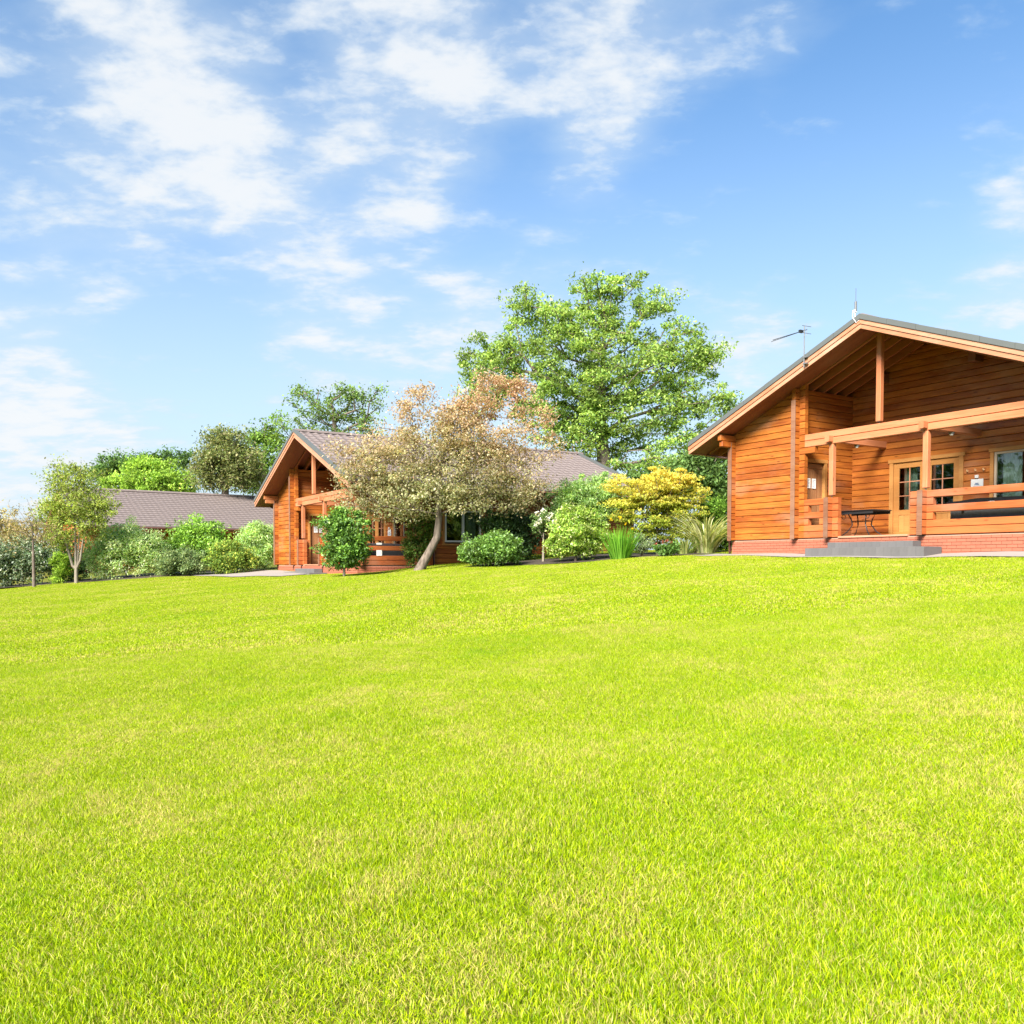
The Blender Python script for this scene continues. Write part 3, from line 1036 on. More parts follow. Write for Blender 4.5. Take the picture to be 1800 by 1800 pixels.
CAB1 = dict(loc=(6.5003, 25.1998, 0.6533 + EYE), rot=-math.atan2(1472, 880) + 0.0125)
CAB2 = dict(loc=(-10.4445, 38.02, -0.0994 + EYE), rot=-math.atan2(1472, 880) + 0.0116)
c1 = cabin(CAB1['loc'], CAB1['rot'], 'orange log cabin with an aerial on its bargeboard and steps to the porch', bricks=True, tiles=0)
c2 = cabin(CAB2['loc'], CAB2['rot'], 'orange log cabin behind the bronze leaved maple with its tiled roof in view', PD=2.73, fit=0.10, door_t=0.68, bricks=False, tiles=300)

def cab_pt(C, s, t, z=0.0):
    c, q = math.cos(C['rot']), math.sin(C['rot'])
    return np.array((C['loc'][0] + c * s - q * t, C['loc'][1] + q * s + c * t, C['loc'][2] + z))

# aerial and ridge antenna of the right-hand cabin
def aerials():
    s, t = 3.20, -0.79
    mb = MB().tube([(s, t, 4.36), (s, t, 5.42)], 0.014, 6)
    a = mb.build('aerial', M['steel'], c1)
    MB().box(s - 0.03, s + 0.10, t - 0.02, t + 0.05, 4.44, 4.47).box(s - 0.03, s + 0.10, t - 0.02, t + 0.05, 4.60, 4.63).build('aerial_bracket', M['steel'], a)
    dirv = Vector((-1.0, 0.12, 0.0)).normalized()
    p0 = Vector((s, t, 5.30))
    b0, b1 = p0 - dirv * 0.10, p0 + dirv * 1.16 + Vector((0, 0, 0.03))
    MB().tube([b0, b1], 0.009, 5).build('boom', M['black'], a)
    side = Vector((0.12, 1.0, 0)).normalized()
    for k in range(9):
        c = p0 + dirv * (0.22 + 0.115 * k)
        MB().tube([c - side * 0.075 - Vector((0, 0, 0.03)), c + side * 0.075 + Vector((0, 0, 0.03))], 0.006, 4).build('director', M['black'], a)
    c = p0 + dirv * 0.12
    MB().box(c.x - 0.03, c.x + 0.03, c.y - 0.06, c.y + 0.06, c.z - 0.03, c.z + 0.04).build('dipole_box', M['black'], a)
    for k in (-1, 1):
        q = p0 - dirv * 0.08
        MB().tube([q - side * 0.15 + Vector((0, 0, 0.09 * k)), q + side * 0.15 + Vector((0, 0, 0.09 * k))], 0.007, 4).build('reflector', M['steel'], a)
    MB().tube([p0 - dirv * 0.08 - Vector((0, 0, 0.16)), p0 - dirv * 0.08 + Vector((0, 0, 0.16))], 0.007, 4).build('reflector', M['steel'], a)
    s, t = 4.66, -0.74
    b = MB().tube([(s, t, 5.20), (s, t, 5.50)], 0.018, 6).build('ridge_antenna', M['white'], c1)
    MB().box(s - 0.035, s + 0.035, t - 0.03, t + 0.03, 5.40, 5.46).build('antenna_clamp', M['white'], b)
    MB().tube([(s + 0.02, t, 5.44), (s + 0.02, t, 5.66)], 0.030, 8).build('antenna_body', M['steel'], b)
    MB().tube([(s + 0.02, t, 5.66), (s + 0.02, t, 5.98)], 0.007, 5).build('antenna_whip', M['steel'], b)
    MB().tube([(s - 0.05, t - 0.01, 5.46), (s - 0.055, t - 0.02, 5.30), (s + 0.06, t - 0.03, 5.14), (s + 0.12, t + 0.01, 5.20)], 0.009, 5).build('antenna_cable', M['white'], b)
aerials()

# notices fixed to the side rail of the cabin behind the maple
for (z0, z1) in ((0.34, 0.54), (0.735, 0.80)):
    MB().box(W_ + 0.004, W_ + 0.010, 0.72, 0.93, z0, z1).build('notice', M['paper'], c2)

# steps of pavers
def steps(C, label, ds=0.0):
    root = empty('doorstep', cab_pt(C, 4.85 + ds, -0.35, -0.42), C['rot'])
    tag(root, label, 'steps', 'paver steps up to the cabin porches')
    for (s0, s1, t0, t1, z0, z1) in ((3.24, 6.53, -0.72, -0.02, -0.60, -0.285), (3.65, 6.02, -0.36, -0.022, -0.30, -0.14)):
        ox, oy, oz = -(4.85), 0.35, 0.42
        core = MB().box(s0 + 0.02 + ox, s1 - 0.02 + ox, t0 + 0.02 + oy, t1 + oy, z0 + oz, z1 - 0.012 + oz).build('step', M['mortar'], root)
        n = int((s1 - s0) / 0.205)
        w = (s1 - s0) / n
        me = MB().cbox(-w / 2 + 0.0012, w / 2 - 0.0012, 0, t1 - t0 - 0.01, -(z1 - z0), 0, 0.003).mesh('paver', M['paver'])
        for k in range(n):
            link('paver', me, core, (s0 + ox + w * (k + 0.5), t0 + oy, z1 + oz + random.uniform(-0.002, 0.002)), 0)
    return root
steps(CAB1, 'two grey paver steps in front of the cabin with the aerial')
steps(CAB2, 'two grey paver steps at the porch of the cabin behind the maple')

# hot tub
def hot_tub(C, label, s0=6.46, t0=0.30, w=2.1, d=1.78):
    root = empty('hot_tub', cab_pt(C, s0 + w / 2, t0 + d / 2, 0.018), C['rot'])
    tag(root, label, 'hot tub', 'hot tubs on the cabin porches')
    hw, hd = w / 2, d / 2
    base = MB().cbox(-hw + 0.04, hw - 0.04, -hd + 0.04, hd - 0.04, 0.0, 0.66, 0.03).build('tub_base', M['black'], root)
    n = 22
    me = MB().cbox(-0.046, 0.046, -0.012, 0.012, 0.04, 0.62, 0.005).mesh('side_slat', M['tubside'])
    for k in range(n):
        x = -hw + 0.07 + (w - 0.14) * (k + 0.5) / n
        link('side_slat', me, base, (x, -hd + 0.03, 0), 0)
        link('side_slat', me, base, (x, hd - 0.03, 0), 0)
    m = 18
    for k in range(m):
        y = -hd + 0.07 + (d - 0.14) * (k + 0.5) / m
        link('side_slat', me, base, (-hw + 0.03, y, 0), math.pi / 2)
        link('side_slat', me, base, (hw - 0.03, y, 0), math.pi / 2)
    MB().cbox(-hw + 0.01, hw - 0.01, -hd + 0.01, hd - 0.01, 0.622, 0.685, 0.02).build('tub_rim', M['cover'], root)
    for (a, b) in ((-hw - 0.02, -0.006), (0.006, hw + 0.02)):
        mb = MB(); vs = []; NX, NY = 8, 8
        for j in range(NY + 1):
            for i in range(NX + 1):
                u, v = i / NX, j / NY
                x = a + (b - a) * u; y = -hd - 0.02 + (d + 0.04) * v
                up = 1 - abs(x) / (hw + 0.02)
                e = min(u, 1 - u, v, 1 - v)
                z = 0.735 + 0.05 * up + 0.022 * min(1, e * 6) + 0.010 * math.sin(7 * x + 2 * y) * math.sin(5 * y + x)
                vs.append((x, y, z))
        k = NX + 1
        fs = [(j * k + i, j * k + i + 1, (j + 1) * k + i + 1, (j + 1) * k + i) for j in range(NY) for i in range(NX)]
        ring = [i for i in range(NX)] + [j * k + NX for j in range(NY)] + [NY * k + i for i in range(NX, 0, -1)] + [j * k for j in range(NY, 0, -1)]
        nb = len(vs)
        vs += [(vs[i][0], vs[i][1], 0.69) for i in ring]
        L = len(ring)
        fs += [(nb + i, nb + (i + 1) % L, ring[(i + 1) % L], ring[i]) for i in range(L)]
        fs.append(tuple(nb + i for i in range(L - 1, -1, -1)))
        mb.add(vs, fs).build('cover', M['cover'], root)
    MB().box(-0.08, 0.04, -hd - 0.035, -hd - 0.018, 0.66, 0.70).build('cover_strap', M['paper'], root)
    for x in (-hw + 0.36, hw - 0.22):
        MB().tube([(x, -hd + 0.02, 0.50), (x, -hd - 0.012, 0.50)], 0.028, 10).build('panel_knob', M['black'], base)
    return root
hot_tub(CAB1, 'grey hot tub with folded vinyl cover on the porch of the cabin with the aerial')
hot_tub(CAB2, 'grey hot tub behind the porch rail of the cabin behind the maple', s0=7.0, t0=0.35)

# black metal garden table in the porch
def table():
    root = empty('garden_table', cab_pt(CAB1, 3.55, 1.15, 0.018), CAB1['rot'])
    tag(root, 'black wrought metal table on the cabin porch beside the steps', 'table')
    tp = MB()
    hw, hd = 0.62, 0.40
    tp.cbox(-hw, hw, -hd, hd, 0.685, 0.712, 0.010)
    top = tp.build('table_top', M['black'], root)
    for i in range(7):
        x = -hw + 0.05 + (2 * hw - 0.1) * i / 6
        MB().box(x - 0.012, x + 0.012, -hd + 0.02, hd - 0.02, 0.668, 0.684).build('slat', M['black'], top)
    MB().box(-hw + 0.03, hw - 0.03, -hd + 0.03, -hd + 0.045, 0.61, 0.684).box(-hw + 0.03, hw - 0.03, hd - 0.045, hd - 0.03, 0.61, 0.684).build('apron', M['black'], top)
    for sx in (-1, 1):
        for sy in (-1, 1):
            pts = [(sx * 0.30, sy * 0.20, 0.67), (sx * 0.22, sy * 0.14, 0.48), (sx * 0.20, sy * 0.12, 0.34), (sx * 0.30, sy * 0.18, 0.16), (sx * 0.46, sy * 0.29, 0.012)]
            MB().tube(pts, 0.016, 6).build('leg', M['black'], root)
    for sx in (-1, 1):
        MB().tube([(sx * 0.21, -0.14, 0.42), (sx * 0.21, 0.14, 0.42)], 0.012, 6).build('stretcher', M['black'], root)
    MB().tube([(-0.21, 0, 0.42), (0.21, 0, 0.42)], 0.012, 6).build('stretcher', M['black'], root)
    for sx in (-1, 1):
        ring = [(sx * (0.36 + 0.06 * math.cos(a)), -0.27, 0.55 + 0.06 * math.sin(a)) for a in [2 * math.pi * k / 10 for k in range(11)]]
        MB().tube(ring, 0.009, 5, cap=False).build('scroll', M['black'], root)
table()

# third cabin: the roof beyond the shrubs (same design, its long side to the lawn)
def far_cabin():
    rot = -math.atan2(1472, 880) + 0.10
    Ye = 47.0
    # near-left eave corner seen at (84, 923)
    p = at(134, 921.5, Ye)
    c, q = math.cos(rot), math.sin(rot)
    sE, tE = W_ - TIP - W_ + W_ , -OV      # eave lies at s = 10.69
    sE = KS + (KS - TIP)
    loc = (p[0] - (c * sE - q * tE), p[1] - (q * sE + c * tE), p[2] - (APEX - TP * (KS - TIP)) + 0.05)
    root = empty('log_cabin', loc, rot)
    tag(root, 'log cabin standing behind the silvery shrubs, mostly grey tiled roof in view', 'cabin', 'log cabins of one design on the lawn')
    LEN, TE = 12.3, 13.03
    st = MB()
    for i in range(18):
        z = i * H
        me = log_mesh(-LEN / 2, LEN / 2, -LEN / 2, LEN / 2)
        for face in (0, 1):
            b = len(st.v)
            for v in me.vertices:
                if face == 0:
                    st.v.append((W_ - v.co.y, LEN / 2 + v.co.x, z + v.co.z))
                else:
                    st.v.append((v.co.y, LEN / 2 - v.co.x, z + v.co.z))
            for pl in me.polygons:
                st.f.append(tuple(i_ + b for i_ in pl.vertices))
    for i in range(28):
        z = i * H
        hw0 = min(W_ / 2, (APEX - 0.3 - z) / TP); hw1 = min(W_ / 2, (APEX - 0.3 - z - H) / TP)
        if hw1 < 0.1: break
        for face in (0, 1):
            me = log_mesh(-hw0, hw0, -hw1, hw1)
            b = len(st.v)
            for v in me.vertices:
                st.v.append((KS + v.co.x, v.co.y if face == 0 else LEN - v.co.y, z + v.co.z))
            for pl in me.polygons:
                st.f.append(tuple(i_ + b for i_ in pl.vertices))
    tag(st.build('log_siding', M['log'], root), kind='stuff')
    MB().box(0.02, W_ - 0.02, 0.02, LEN - 0.02, -1.4, -0.01).build('plinth', M['brick'], root)
    AE = KS - TIP
    for sgn in (-1, 1):
        def sl(a0, a1, t0, t1, d0_, d1_):
            vs = []
            for a in (a0, a1):
                for t in (t0, t1):
                    for d in (d1_, d0_):
                        vs.append((KS + sgn * a, t, APEX - TP * a - d))
            fs = [(0, 1, 3, 2), (4, 6, 7, 5), (0, 4, 5, 1), (2, 3, 7, 6), (0, 2, 6, 4), (1, 5, 7, 3)]
            return vs, (fs if sgn > 0 else [tuple(reversed(f)) for f in fs])
        MB().add(*sl(0, AE, -0.70, TE - 0.03, 0.11, 0.15)).build('roof_deck', M['soffit'], root)
        MB().add(*sl(0, AE, -OV, -0.702, 0.115, 0.335)).build('bargeboard', M['fascia'], root)
        MB().add(*sl(0, AE, TE - 0.028, TE, 0.115, 0.335)).build('bargeboard', M['fascia'], root)
        for tt0, tt1 in ((-OV - 0.025, -OV + 0.10), (TE - 0.10, TE + 0.025)):
            MB().add(*sl(0, AE, tt0, tt1, -0.012, 0.113)).build('verge_cap', M['verge'], root)
        sE_ = KS + sgn * AE; zE = APEX - TP * AE
        MB().box(min(sE_, sE_ - sgn * 0.022), max(sE_, sE_ - sgn * 0.022), -0.69, TE - 0.04, zE - 0.36, zE - 0.13).build('eave_board', M['log'], root)
        MB().tube([(sE_ + sgn * 0.06, -0.6, zE - 0.17), (sE_ + sgn * 0.06, TE - 0.06, zE - 0.17)], 0.055, 8).build('gutter', M['gutter'], root)
        rest = MB(); rows = 17; pr = AE / rows; tw = 0.30
        for c_ in range(int((TE + OV - 0.2) / tw)):
            for r_ in range(rows):
                t0 = -OV + 0.105 + c_ * tw
                a0 = pr * r_; a1 = pr * (r_ + 1) + 0.012
                jit = (random.random() - 0.5) * 0.006
                vs = []
                for (a, lift) in ((a0 - 0.03, 0.092), (a1, 0.036), (a1, 0.10)):
                    for k in range(5):
                        wv = 0.014 * (0.5 - 0.5 * math.cos(math.pi * k / 2))
                        d = lift - (wv if lift < 0.1 else 0.3 * wv)
                        vs.append((KS + sgn * a, t0 + tw * k / 4, APEX - TP * a - d + jit))
                fs = []
                for r2 in range(2):
                    for k in range(4):
                        qd = (r2 * 5 + k, r2 * 5 + k + 1, r2 * 5 + k + 6, r2 * 5 + k + 5)
                        fs.append(qd if sgn < 0 else tuple(reversed(qd)))
                rest.add(vs, fs)
        tag(rest.build('roof_tiling', M['tile'], root), kind='stuff')
    MB().tube([(KS, -OV, APEX - 0.03), (KS, TE, APEX - 0.03)], 0.10, 8).build('ridge', M['tile'], root)
far_cabin()

# paths
a = [cab_pt(CAB1, s, -1.02)[:2] for s in np.linspace(-0.6, 10.2, 16)]
b = [cab_pt(CAB1, s, -0.01)[:2] for s in np.linspace(-0.6, 10.2, 16)]
strip('path', 'pale concrete path along the brick base of the cabin with the aerial', list(zip(a, b)), 0.02)
a = [cab_pt(CAB2, s, t)[:2] for s, t in zip(np.linspace(-4.5, 6.2, 16), np.linspace(-4.6, -1.7, 16))]
b = [cab_pt(CAB2, s, t)[:2] for s, t in zip(np.linspace(-3.5, 6.2, 16), np.linspace(-0.9, -0.02, 16))]
strip('path', 'pale concrete path at the porch steps of the cabin behind the maple', list(zip(a, b)), 0.03)

# ------------------------------------------------------------------ plants
def foliage_mesh(name, pos, size, cols, up=0.35, aspect=0.55, mat='leaf', droop=0.0, dirs=None):
    """one small folded kite per leaf, each with its own colour"""
    N = len(pos)
    if dirs is None:
        d = rng.normal(size=(N, 3)); d[:, 2] -= droop
    else:
        d = dirs + rng.normal(size=(N, 3)) * 0.35
    d /= np.linalg.norm(d, axis=1, keepdims=True) + 1e-9
    nrm = rng.normal(size=(N, 3)); nrm[:, 2] = np.abs(nrm[:, 2]) + up * 3
    s = np.cross(d, nrm); s /= np.linalg.norm(s, axis=1, keepdims=True) + 1e-9
    L = (size * rng.uniform(0.65, 1.35, N))[:, None]
    Wd = L * aspect
    n2 = np.cross(s, d)
    p0 = pos - d * L * 0.5
    p1 = pos + s * Wd * 0.5 + n2 * L * 0.10 - d * L * 0.06
    p2 = pos + d * L * 0.5 - n2 * L * 0.06
    p3 = pos - s * Wd * 0.5 + n2 * L * 0.10 - d * L * 0.06
    v = np.stack([p0, p1, p2, p3], 1).reshape(-1, 3)
    me = bpy.data.meshes.new(name)
    me.vertices.add(4 * N); me.loops.add(4 * N); me.polygons.add(N)
    me.vertices.foreach_set('co', v.astype(np.float32).ravel())
    me.loops.foreach_set('vertex_index', np.arange(4 * N, dtype=np.int32))
    me.polygons.foreach_set('loop_start', np.arange(0, 4 * N, 4, dtype=np.int32))
    me.polygons.foreach_set('loop_total', np.full(N, 4, dtype=np.int32))
    me.update(calc_edges=True)
    at_ = me.attributes.new('col', 'FLOAT_COLOR', 'POINT')
    c4 = np.ones((N, 4), np.float32); c4[:, :3] = cols
    at_.data.foreach_set('color', np.repeat(c4, 4, 0).ravel())
    me.materials.append(M[mat])
    return me

def palette(n, stops, weights=None, jitter=0.16):
    stops = np.array(stops, float)
    idx = rng.choice(len(stops), n, p=None if weights is None else np.array(weights) / np.sum(weights))
    idx2 = rng.choice(len(stops), n, p=None if weights is None else np.array(weights) / np.sum(weights))
    t = rng.random(n)[:, None] * 0.5
    c = stops[idx] * (1 - t) + stops[idx2] * t
    return c * (1 + rng.normal(size=(n, 1)) * jitter).clip(0.5, 1.6)

def in_lobes(lobes, n, shell=0.45, shoot=0.0):
    """random points in ellipsoids (cx,cy,cz,rx,ry,rz), leaning to their outer part"""
    w = np.array([l[3] * l[4] * l[5] for l in lobes]) ** 0.75
    k = rng.choice(len(lobes), n, p=w / w.sum())
    L = np.array(lobes)[k]
    d = rng.normal(size=(n, 3)); d /= np.linalg.norm(d, axis=1, keepdims=True)
    r = rng.random(n) ** shell
    if shoot:
        r = np.where(rng.random(n) < shoot, rng.uniform(0.95, 1.42, n), r)
        d[:, 2] = np.where(r > 1, np.abs(d[:, 2]), d[:, 2])
    return L[:, :3] + d * L[:, 3:6] * r[:, None], k

def skeleton(trunk, clusters, step, tip_r, bow=0.12, power=0.46, stems=()):
    """limbs from the trunk polyline to every leaf cluster; returns nodes, parents, radii"""
    nodes = []; par = []; fixed = []
    for i in range(len(trunk)):
        if i == 0:
            nodes.append(np.array(trunk[0][:3])); par.append(-1); fixed.append(trunk[0][3]); continue
        a, b = np.array(trunk[i - 1][:3]), np.array(trunk[i][:3])
        m = max(1, int(np.linalg.norm(b - a) / step))
        for k in range(1, m + 1):
            nodes.append(a + (b - a) * k / m); par.append(len(nodes) - 2)
            fixed.append(trunk[i - 1][3] + (trunk[i][3] - trunk[i - 1][3]) * k / m)
    top = nodes[-1]
    for line in stems:                      # further stems that leave the foot of the trunk
        prev = 1 if len(nodes) > 1 else 0
        a, ra = nodes[prev], line[0][3]
        for (x, y, z, r) in line:
            b = np.array((x, y, z))
            m = max(1, int(np.linalg.norm(b - a) / step))
            for q in range(1, m + 1):
                nodes.append(a + (b - a) * q / m); par.append(prev); fixed.append(ra + (r - ra) * q / m)
                prev = len(nodes) - 1
            a, ra = b, r
    ntr = len(nodes)
    first = max(1, int(ntr * 0.35))
    order = np.argsort(np.linalg.norm(clusters - top, axis=1))
    base_dist = [float(i) * step for i in range(ntr)]
    for ci in order:
        c = clusters[ci]
        A = np.array(nodes[first:])
        dv = c - A
        dist = np.linalg.norm(dv, axis=1)
        cost = dist + 0.35 * np.array(base_dist[first:]) + 0.6 * np.maximum(0, -dv[:, 2])
        j = int(np.argmin(cost)) + first
        a = nodes[j]
        L = np.linalg.norm(c - a)
        m = max(1, int(L / step))
        prev = j
        side = rng.normal(size=3) * bow * L * 0.5
        for k in range(1, m + 1):
            t = k / m
            p = a + (c - a) * t + side * math.sin(math.pi * t) + np.array((0, 0, bow * L * math.sin(math.pi * t)))
            nodes.append(p); par.append(prev); fixed.append(None)
            base_dist.append(base_dist[prev] + L / m)
            prev = len(nodes) - 1
    n = len(nodes)
    cnt = np.zeros(n)
    kids = np.zeros(n, int)
    for i in range(n):
        if par[i] >= 0: kids[par[i]] += 1
    for i in range(n - 1, -1, -1):
        if kids[i] == 0: cnt[i] = 1
        if par[i] >= 0: cnt[par[i]] += cnt[i]
    rad = tip_r * cnt ** power
    for i in range(n):
        if fixed[i] is not None:
            rad[i] = fixed[i]
        elif par[i] >= 0:
            rad[i] = min(rad[i], rad[par[i]] * 0.92)
    return np.array(nodes), par, rad

def limb_mesh(name, nodes, par, rad, mat, sides=6, min_r=0.0):
    V = []; Fc = []
    for i in range(len(nodes)):
        j = par[i]
        if j < 0 or rad[i] < min_r:
            continue
        a, b = nodes[j], nodes[i]
        t = b - a; ln = np.linalg.norm(t)
        if ln < 1e-6: continue
        t = t / ln
        ref = np.array((0, 0, 1.0)) if abs(t[2]) < 0.9 else np.array((1.0, 0, 0))
        u = np.cross(t, ref); u /= np.linalg.norm(u); w = np.cross(t, u)
        n = sides if rad[i] > 0.04 else 4
        base = len(V)
        for (p, r) in ((a - t * 0.0, min(rad[j], rad[i] * 1.35)), (b + t * rad[i] * 0.4, rad[i])):
            for k in range(n):
                an = 2 * math.pi * k / n
                V.append(p + (u * math.cos(an) + w * math.sin(an)) * r)
        for k in range(n):
            Fc.append((base + k, base + (k + 1) % n, base + n + (k + 1) % n, base + n + k))
    me = bpy.data.meshes.new(name)
    me.from_pydata([tuple(v) for v in V], [], Fc)
    me.polygons.foreach_set('use_smooth', [True] * len(me.polygons))
    me.materials.append(M[mat])
    return me

def plant(name, label, cat, trunk, lobes, n_cl, leaves, leaf, sigma, colours, weights=None, group=None, bark='bark', step=0.6,
          tip_r=0.012, flat=0.65, mat='leaf', shell=0.45, up=0.35, aspect=0.55, tint=None, droop=0.0, min_r=0.0, parts=('trunk', 'crown'), stray=0.0, power=0.46, bright=1.7, grey=0.16, shoot=0.03, stems=()):
    """a tree or shrub: trunk polyline (x,y,z,r), crown lobes, leaf clusters joined to the trunk by limbs"""
    base = np.array(trunk[0][:3])
    root = empty(name, tuple(base))
    tag(root, label, cat, group)
    cl, k = in_lobes(lobes, n_cl, shell, shoot)
    zmin = base[2] + 0.03
    cl[:, 2] = np.maximum(cl[:, 2], zmin + 0.05)
    nodes, par, rad = skeleton(trunk, cl, step, tip_r, power=power, stems=stems)
    link(parts[0], limb_mesh(parts[0], nodes - base, par, rad, bark, min_r=min_r), root)
    idx = np.repeat(np.arange(n_cl), leaves)
    csz = rng.uniform(0.4, 1.45, n_cl)[idx][:, None]
    off = rng.normal(size=(len(idx), 3)); off /= np.linalg.norm(off, axis=1, keepdims=True)
    off = off * (rng.random((len(idx), 1)) ** 0.45) * 1.75 * sigma * csz * np.array((1, 1, flat))
    pos = cl[idx] + off
    if stray:
        ex = rng.random(len(idx)) < stray
        pos[ex] += rng.normal(size=(ex.sum(), 3)) * sigma * 0.35
    pos[:, 2] = np.maximum(pos[:, 2], zmin)
    cols = palette(len(idx), colours, weights)
    cols *= rng.uniform(0.62, 1.32, n_cl)[idx][:, None]
    if tint is not None:
        cols = tint(pos, cols, cl[idx], off)
    g = cols.mean(axis=1, keepdims=True)
    cols = cols * (1 - grey) + g * grey * np.array((1.04, 1.05, 0.85))
    cols = np.clip(cols * bright, 0.004, 0.80)
    link(parts[1], foliage_mesh(parts[1], pos - base, leaf, cols, up=up, aspect=aspect, mat=mat, droop=droop), root)
    return root

def lobes_px(Y, specs, depth=0.75, sc=1.0):
    """crown lobes read off the picture at depth Y: (px, py, rx, ry[, dY])"""
    out = []
    for sp in specs:
        px, py, rx, ry = sp[:4]
        dY = sp[4] if len(sp) > 4 else 0.0
        c = at(px, py, Y + dY)
        k = (Y + dY) / F_PX
        out.append((c[0], c[1], c[2], rx * k * sc, rx * k * depth, ry * k * sc))
    return out

def trunk_px(Y, specs, base_col=None):
    """trunk polyline from pixels (px, py, radius); the first point is put on the ground"""
    pts = []
    for i, (px, py, r) in enumerate(specs):
        p = at(px, py, Y)
        if i == 0:
            g = G(px, Y); p = np.array((g[0], g[1], g[2] - 0.08))
        pts.append((p[0], p[1], p[2], r))
    return pts

SHRUB = ('stem', 'foliage')

# great oak behind the garden
Y = 50.0
oak_l = lobes_px(Y, [(1060, 545, 88, 66), (962, 590, 92, 70), (880, 640, 72, 55), (1178, 618, 85, 60), (1085, 650, 125, 80), (965, 690, 105, 66),
                     (1205, 715, 85, 55), (1130, 785, 100, 52), (1240, 800, 55, 55), (1005, 770, 70, 45), (850, 690, 55, 38), (1240, 628, 34, 45),
                     (1285, 705, 24, 22), (1180, 840, 95, 35), (1062, 503, 42, 24), (820, 665, 28, 24), (930, 545, 40, 28), (1150, 540, 40, 28), (1060, 720, 90, 50)], 0.8)
plant('oak_tree', 'great spreading green oak towering behind the gap between two cabins', 'tree',
      trunk_px(Y, [(1062, 985, 0.62), (1064, 880, 0.50), (1060, 800, 0.40), (1056, 730, 0.30), (1060, 650, 0.18), (1062, 580, 0.09)]),
      oak_l, 820, 95, 0.19, 0.42, [(0.10, 0.17, 0.04), (0.175, 0.25, 0.055), (0.25, 0.32, 0.08), (0.06, 0.115, 0.03)], [3, 4, 2.4, 1.4],
      step=1.0, tip_r=0.028, flat=0.55, shell=0.42, up=0.5, stray=0.12, bright=2.05, grey=0.06)

# bronze-leaved maple in front of the second cabin
Y = 28.0
mp_l = lobes_px(Y, [(785, 785, 95, 60), (690, 795, 70, 52), (870, 800, 82, 52), (640, 830, 48, 45), (760, 865, 95, 40), (860, 862, 80, 40), (925, 855, 40, 45),
                    (845, 712, 42, 32), (868, 675, 34, 22), (715, 722, 32, 28), (960, 765, 24, 28), (930, 728, 34, 30), (652, 890, 38, 32), (700, 905, 30, 22),
                    (795, 735, 48, 34), (605, 795, 22, 20), (735, 693, 26, 16), (905, 690, 26, 20), (600, 870, 20, 24), (985, 790, 16, 14)], 0.85)
def mp_tint(pos, cols, cl, off):
    h = np.clip((pos[:, 2] - 3.6) / 3.2, 0, 1)
    out = np.clip(np.abs(pos[:, 0] + 2.6) / 4.2, 0, 1)
    k = np.clip(0.75 * h + 0.35 * out - 0.12 + rng.normal(size=len(pos)) * 0.22, 0, 1)[:, None]
    red = palette(len(pos), [(0.44, 0.22, 0.14), (0.46, 0.29, 0.18), (0.58, 0.38, 0.26), (0.30, 0.14, 0.09)])
    return cols * (1 - k) + red * k
plant('maple_tree', 'leaning maple with bronze and olive leaves growing in front of a cabin', 'tree',
      trunk_px(Y, [(735, 1000, 0.20), (752, 975, 0.15), (768, 945, 0.13), (772, 905, 0.11), (770, 860, 0.085), (776, 815, 0.055), (782, 770, 0.03)]),
      mp_l, 600, 88, 0.085, 0.27, [(0.20, 0.23, 0.09), (0.31, 0.31, 0.14), (0.46, 0.41, 0.25), (0.13, 0.17, 0.06)], [3, 3, 2.2, 2],
      step=0.45, tip_r=0.008, flat=0.65, tint=mp_tint, bark='bark', stray=0.15, bright=1.42, grey=0.2)

# trees behind the cabins
Y = 60.0
plant('ash_tree', 'tall open crowned tree with airy twigs rising behind a cabin roof', 'tree',
      trunk_px(Y, [(592, 985, 0.36), (594, 850, 0.28), (590, 770, 0.2), (586, 720, 0.1)]),
      lobes_px(Y, [(590, 735, 75, 38), (545, 710, 40, 30), (635, 712, 38, 32), (600, 695, 45, 22), (520, 690, 16, 16), (655, 690, 14, 14), (560, 770, 60, 30), (640, 770, 45, 30)], 0.8),
      170, 40, 0.20, 0.42, [(0.10, 0.17, 0.03), (0.16, 0.25, 0.05), (0.07, 0.12, 0.03)], group='trees behind the cabins', step=0.9, tip_r=0.03, flat=0.6, stray=0.2)
plant('larch_tree', 'brownish green feathery tree between the light green tree and the cabin gable', 'tree',
      trunk_px(58, [(395, 985, 0.3), (396, 860, 0.24), (396, 780, 0.12), (396, 755, 0.05)]),
      lobes_px(58, [(395, 815, 50, 48), (385, 775, 36, 20), (365, 830, 30, 35), (430, 820, 36, 40), (420, 770, 20, 16)], 0.8),
      230, 75, 0.19, 0.42, [(0.12, 0.16, 0.045), (0.18, 0.21, 0.07), (0.21, 0.19, 0.085), (0.075, 0.11, 0.03)], group='trees behind the cabins', step=0.8, tip_r=0.025, flat=0.8, stray=0.15)
plant('poplar_tree', 'fresh green tree with loose top branches beside the cabin gable', 'tree',
      trunk_px(63, [(462, 985, 0.3), (463, 860, 0.24), (465, 780, 0.12), (466, 750, 0.05)]),
      lobes_px(63, [(460, 800, 36, 36), (458, 765, 24, 18), (440, 840, 36, 30), (495, 745, 14, 14), (500, 800, 26, 34), (482, 760, 16, 14)], 0.8),
      140, 50, 0.21, 0.42, [(0.12, 0.22, 0.03), (0.19, 0.30, 0.04), (0.08, 0.15, 0.03)], group='trees behind the cabins', step=0.8, tip_r=0.025, stray=0.2)
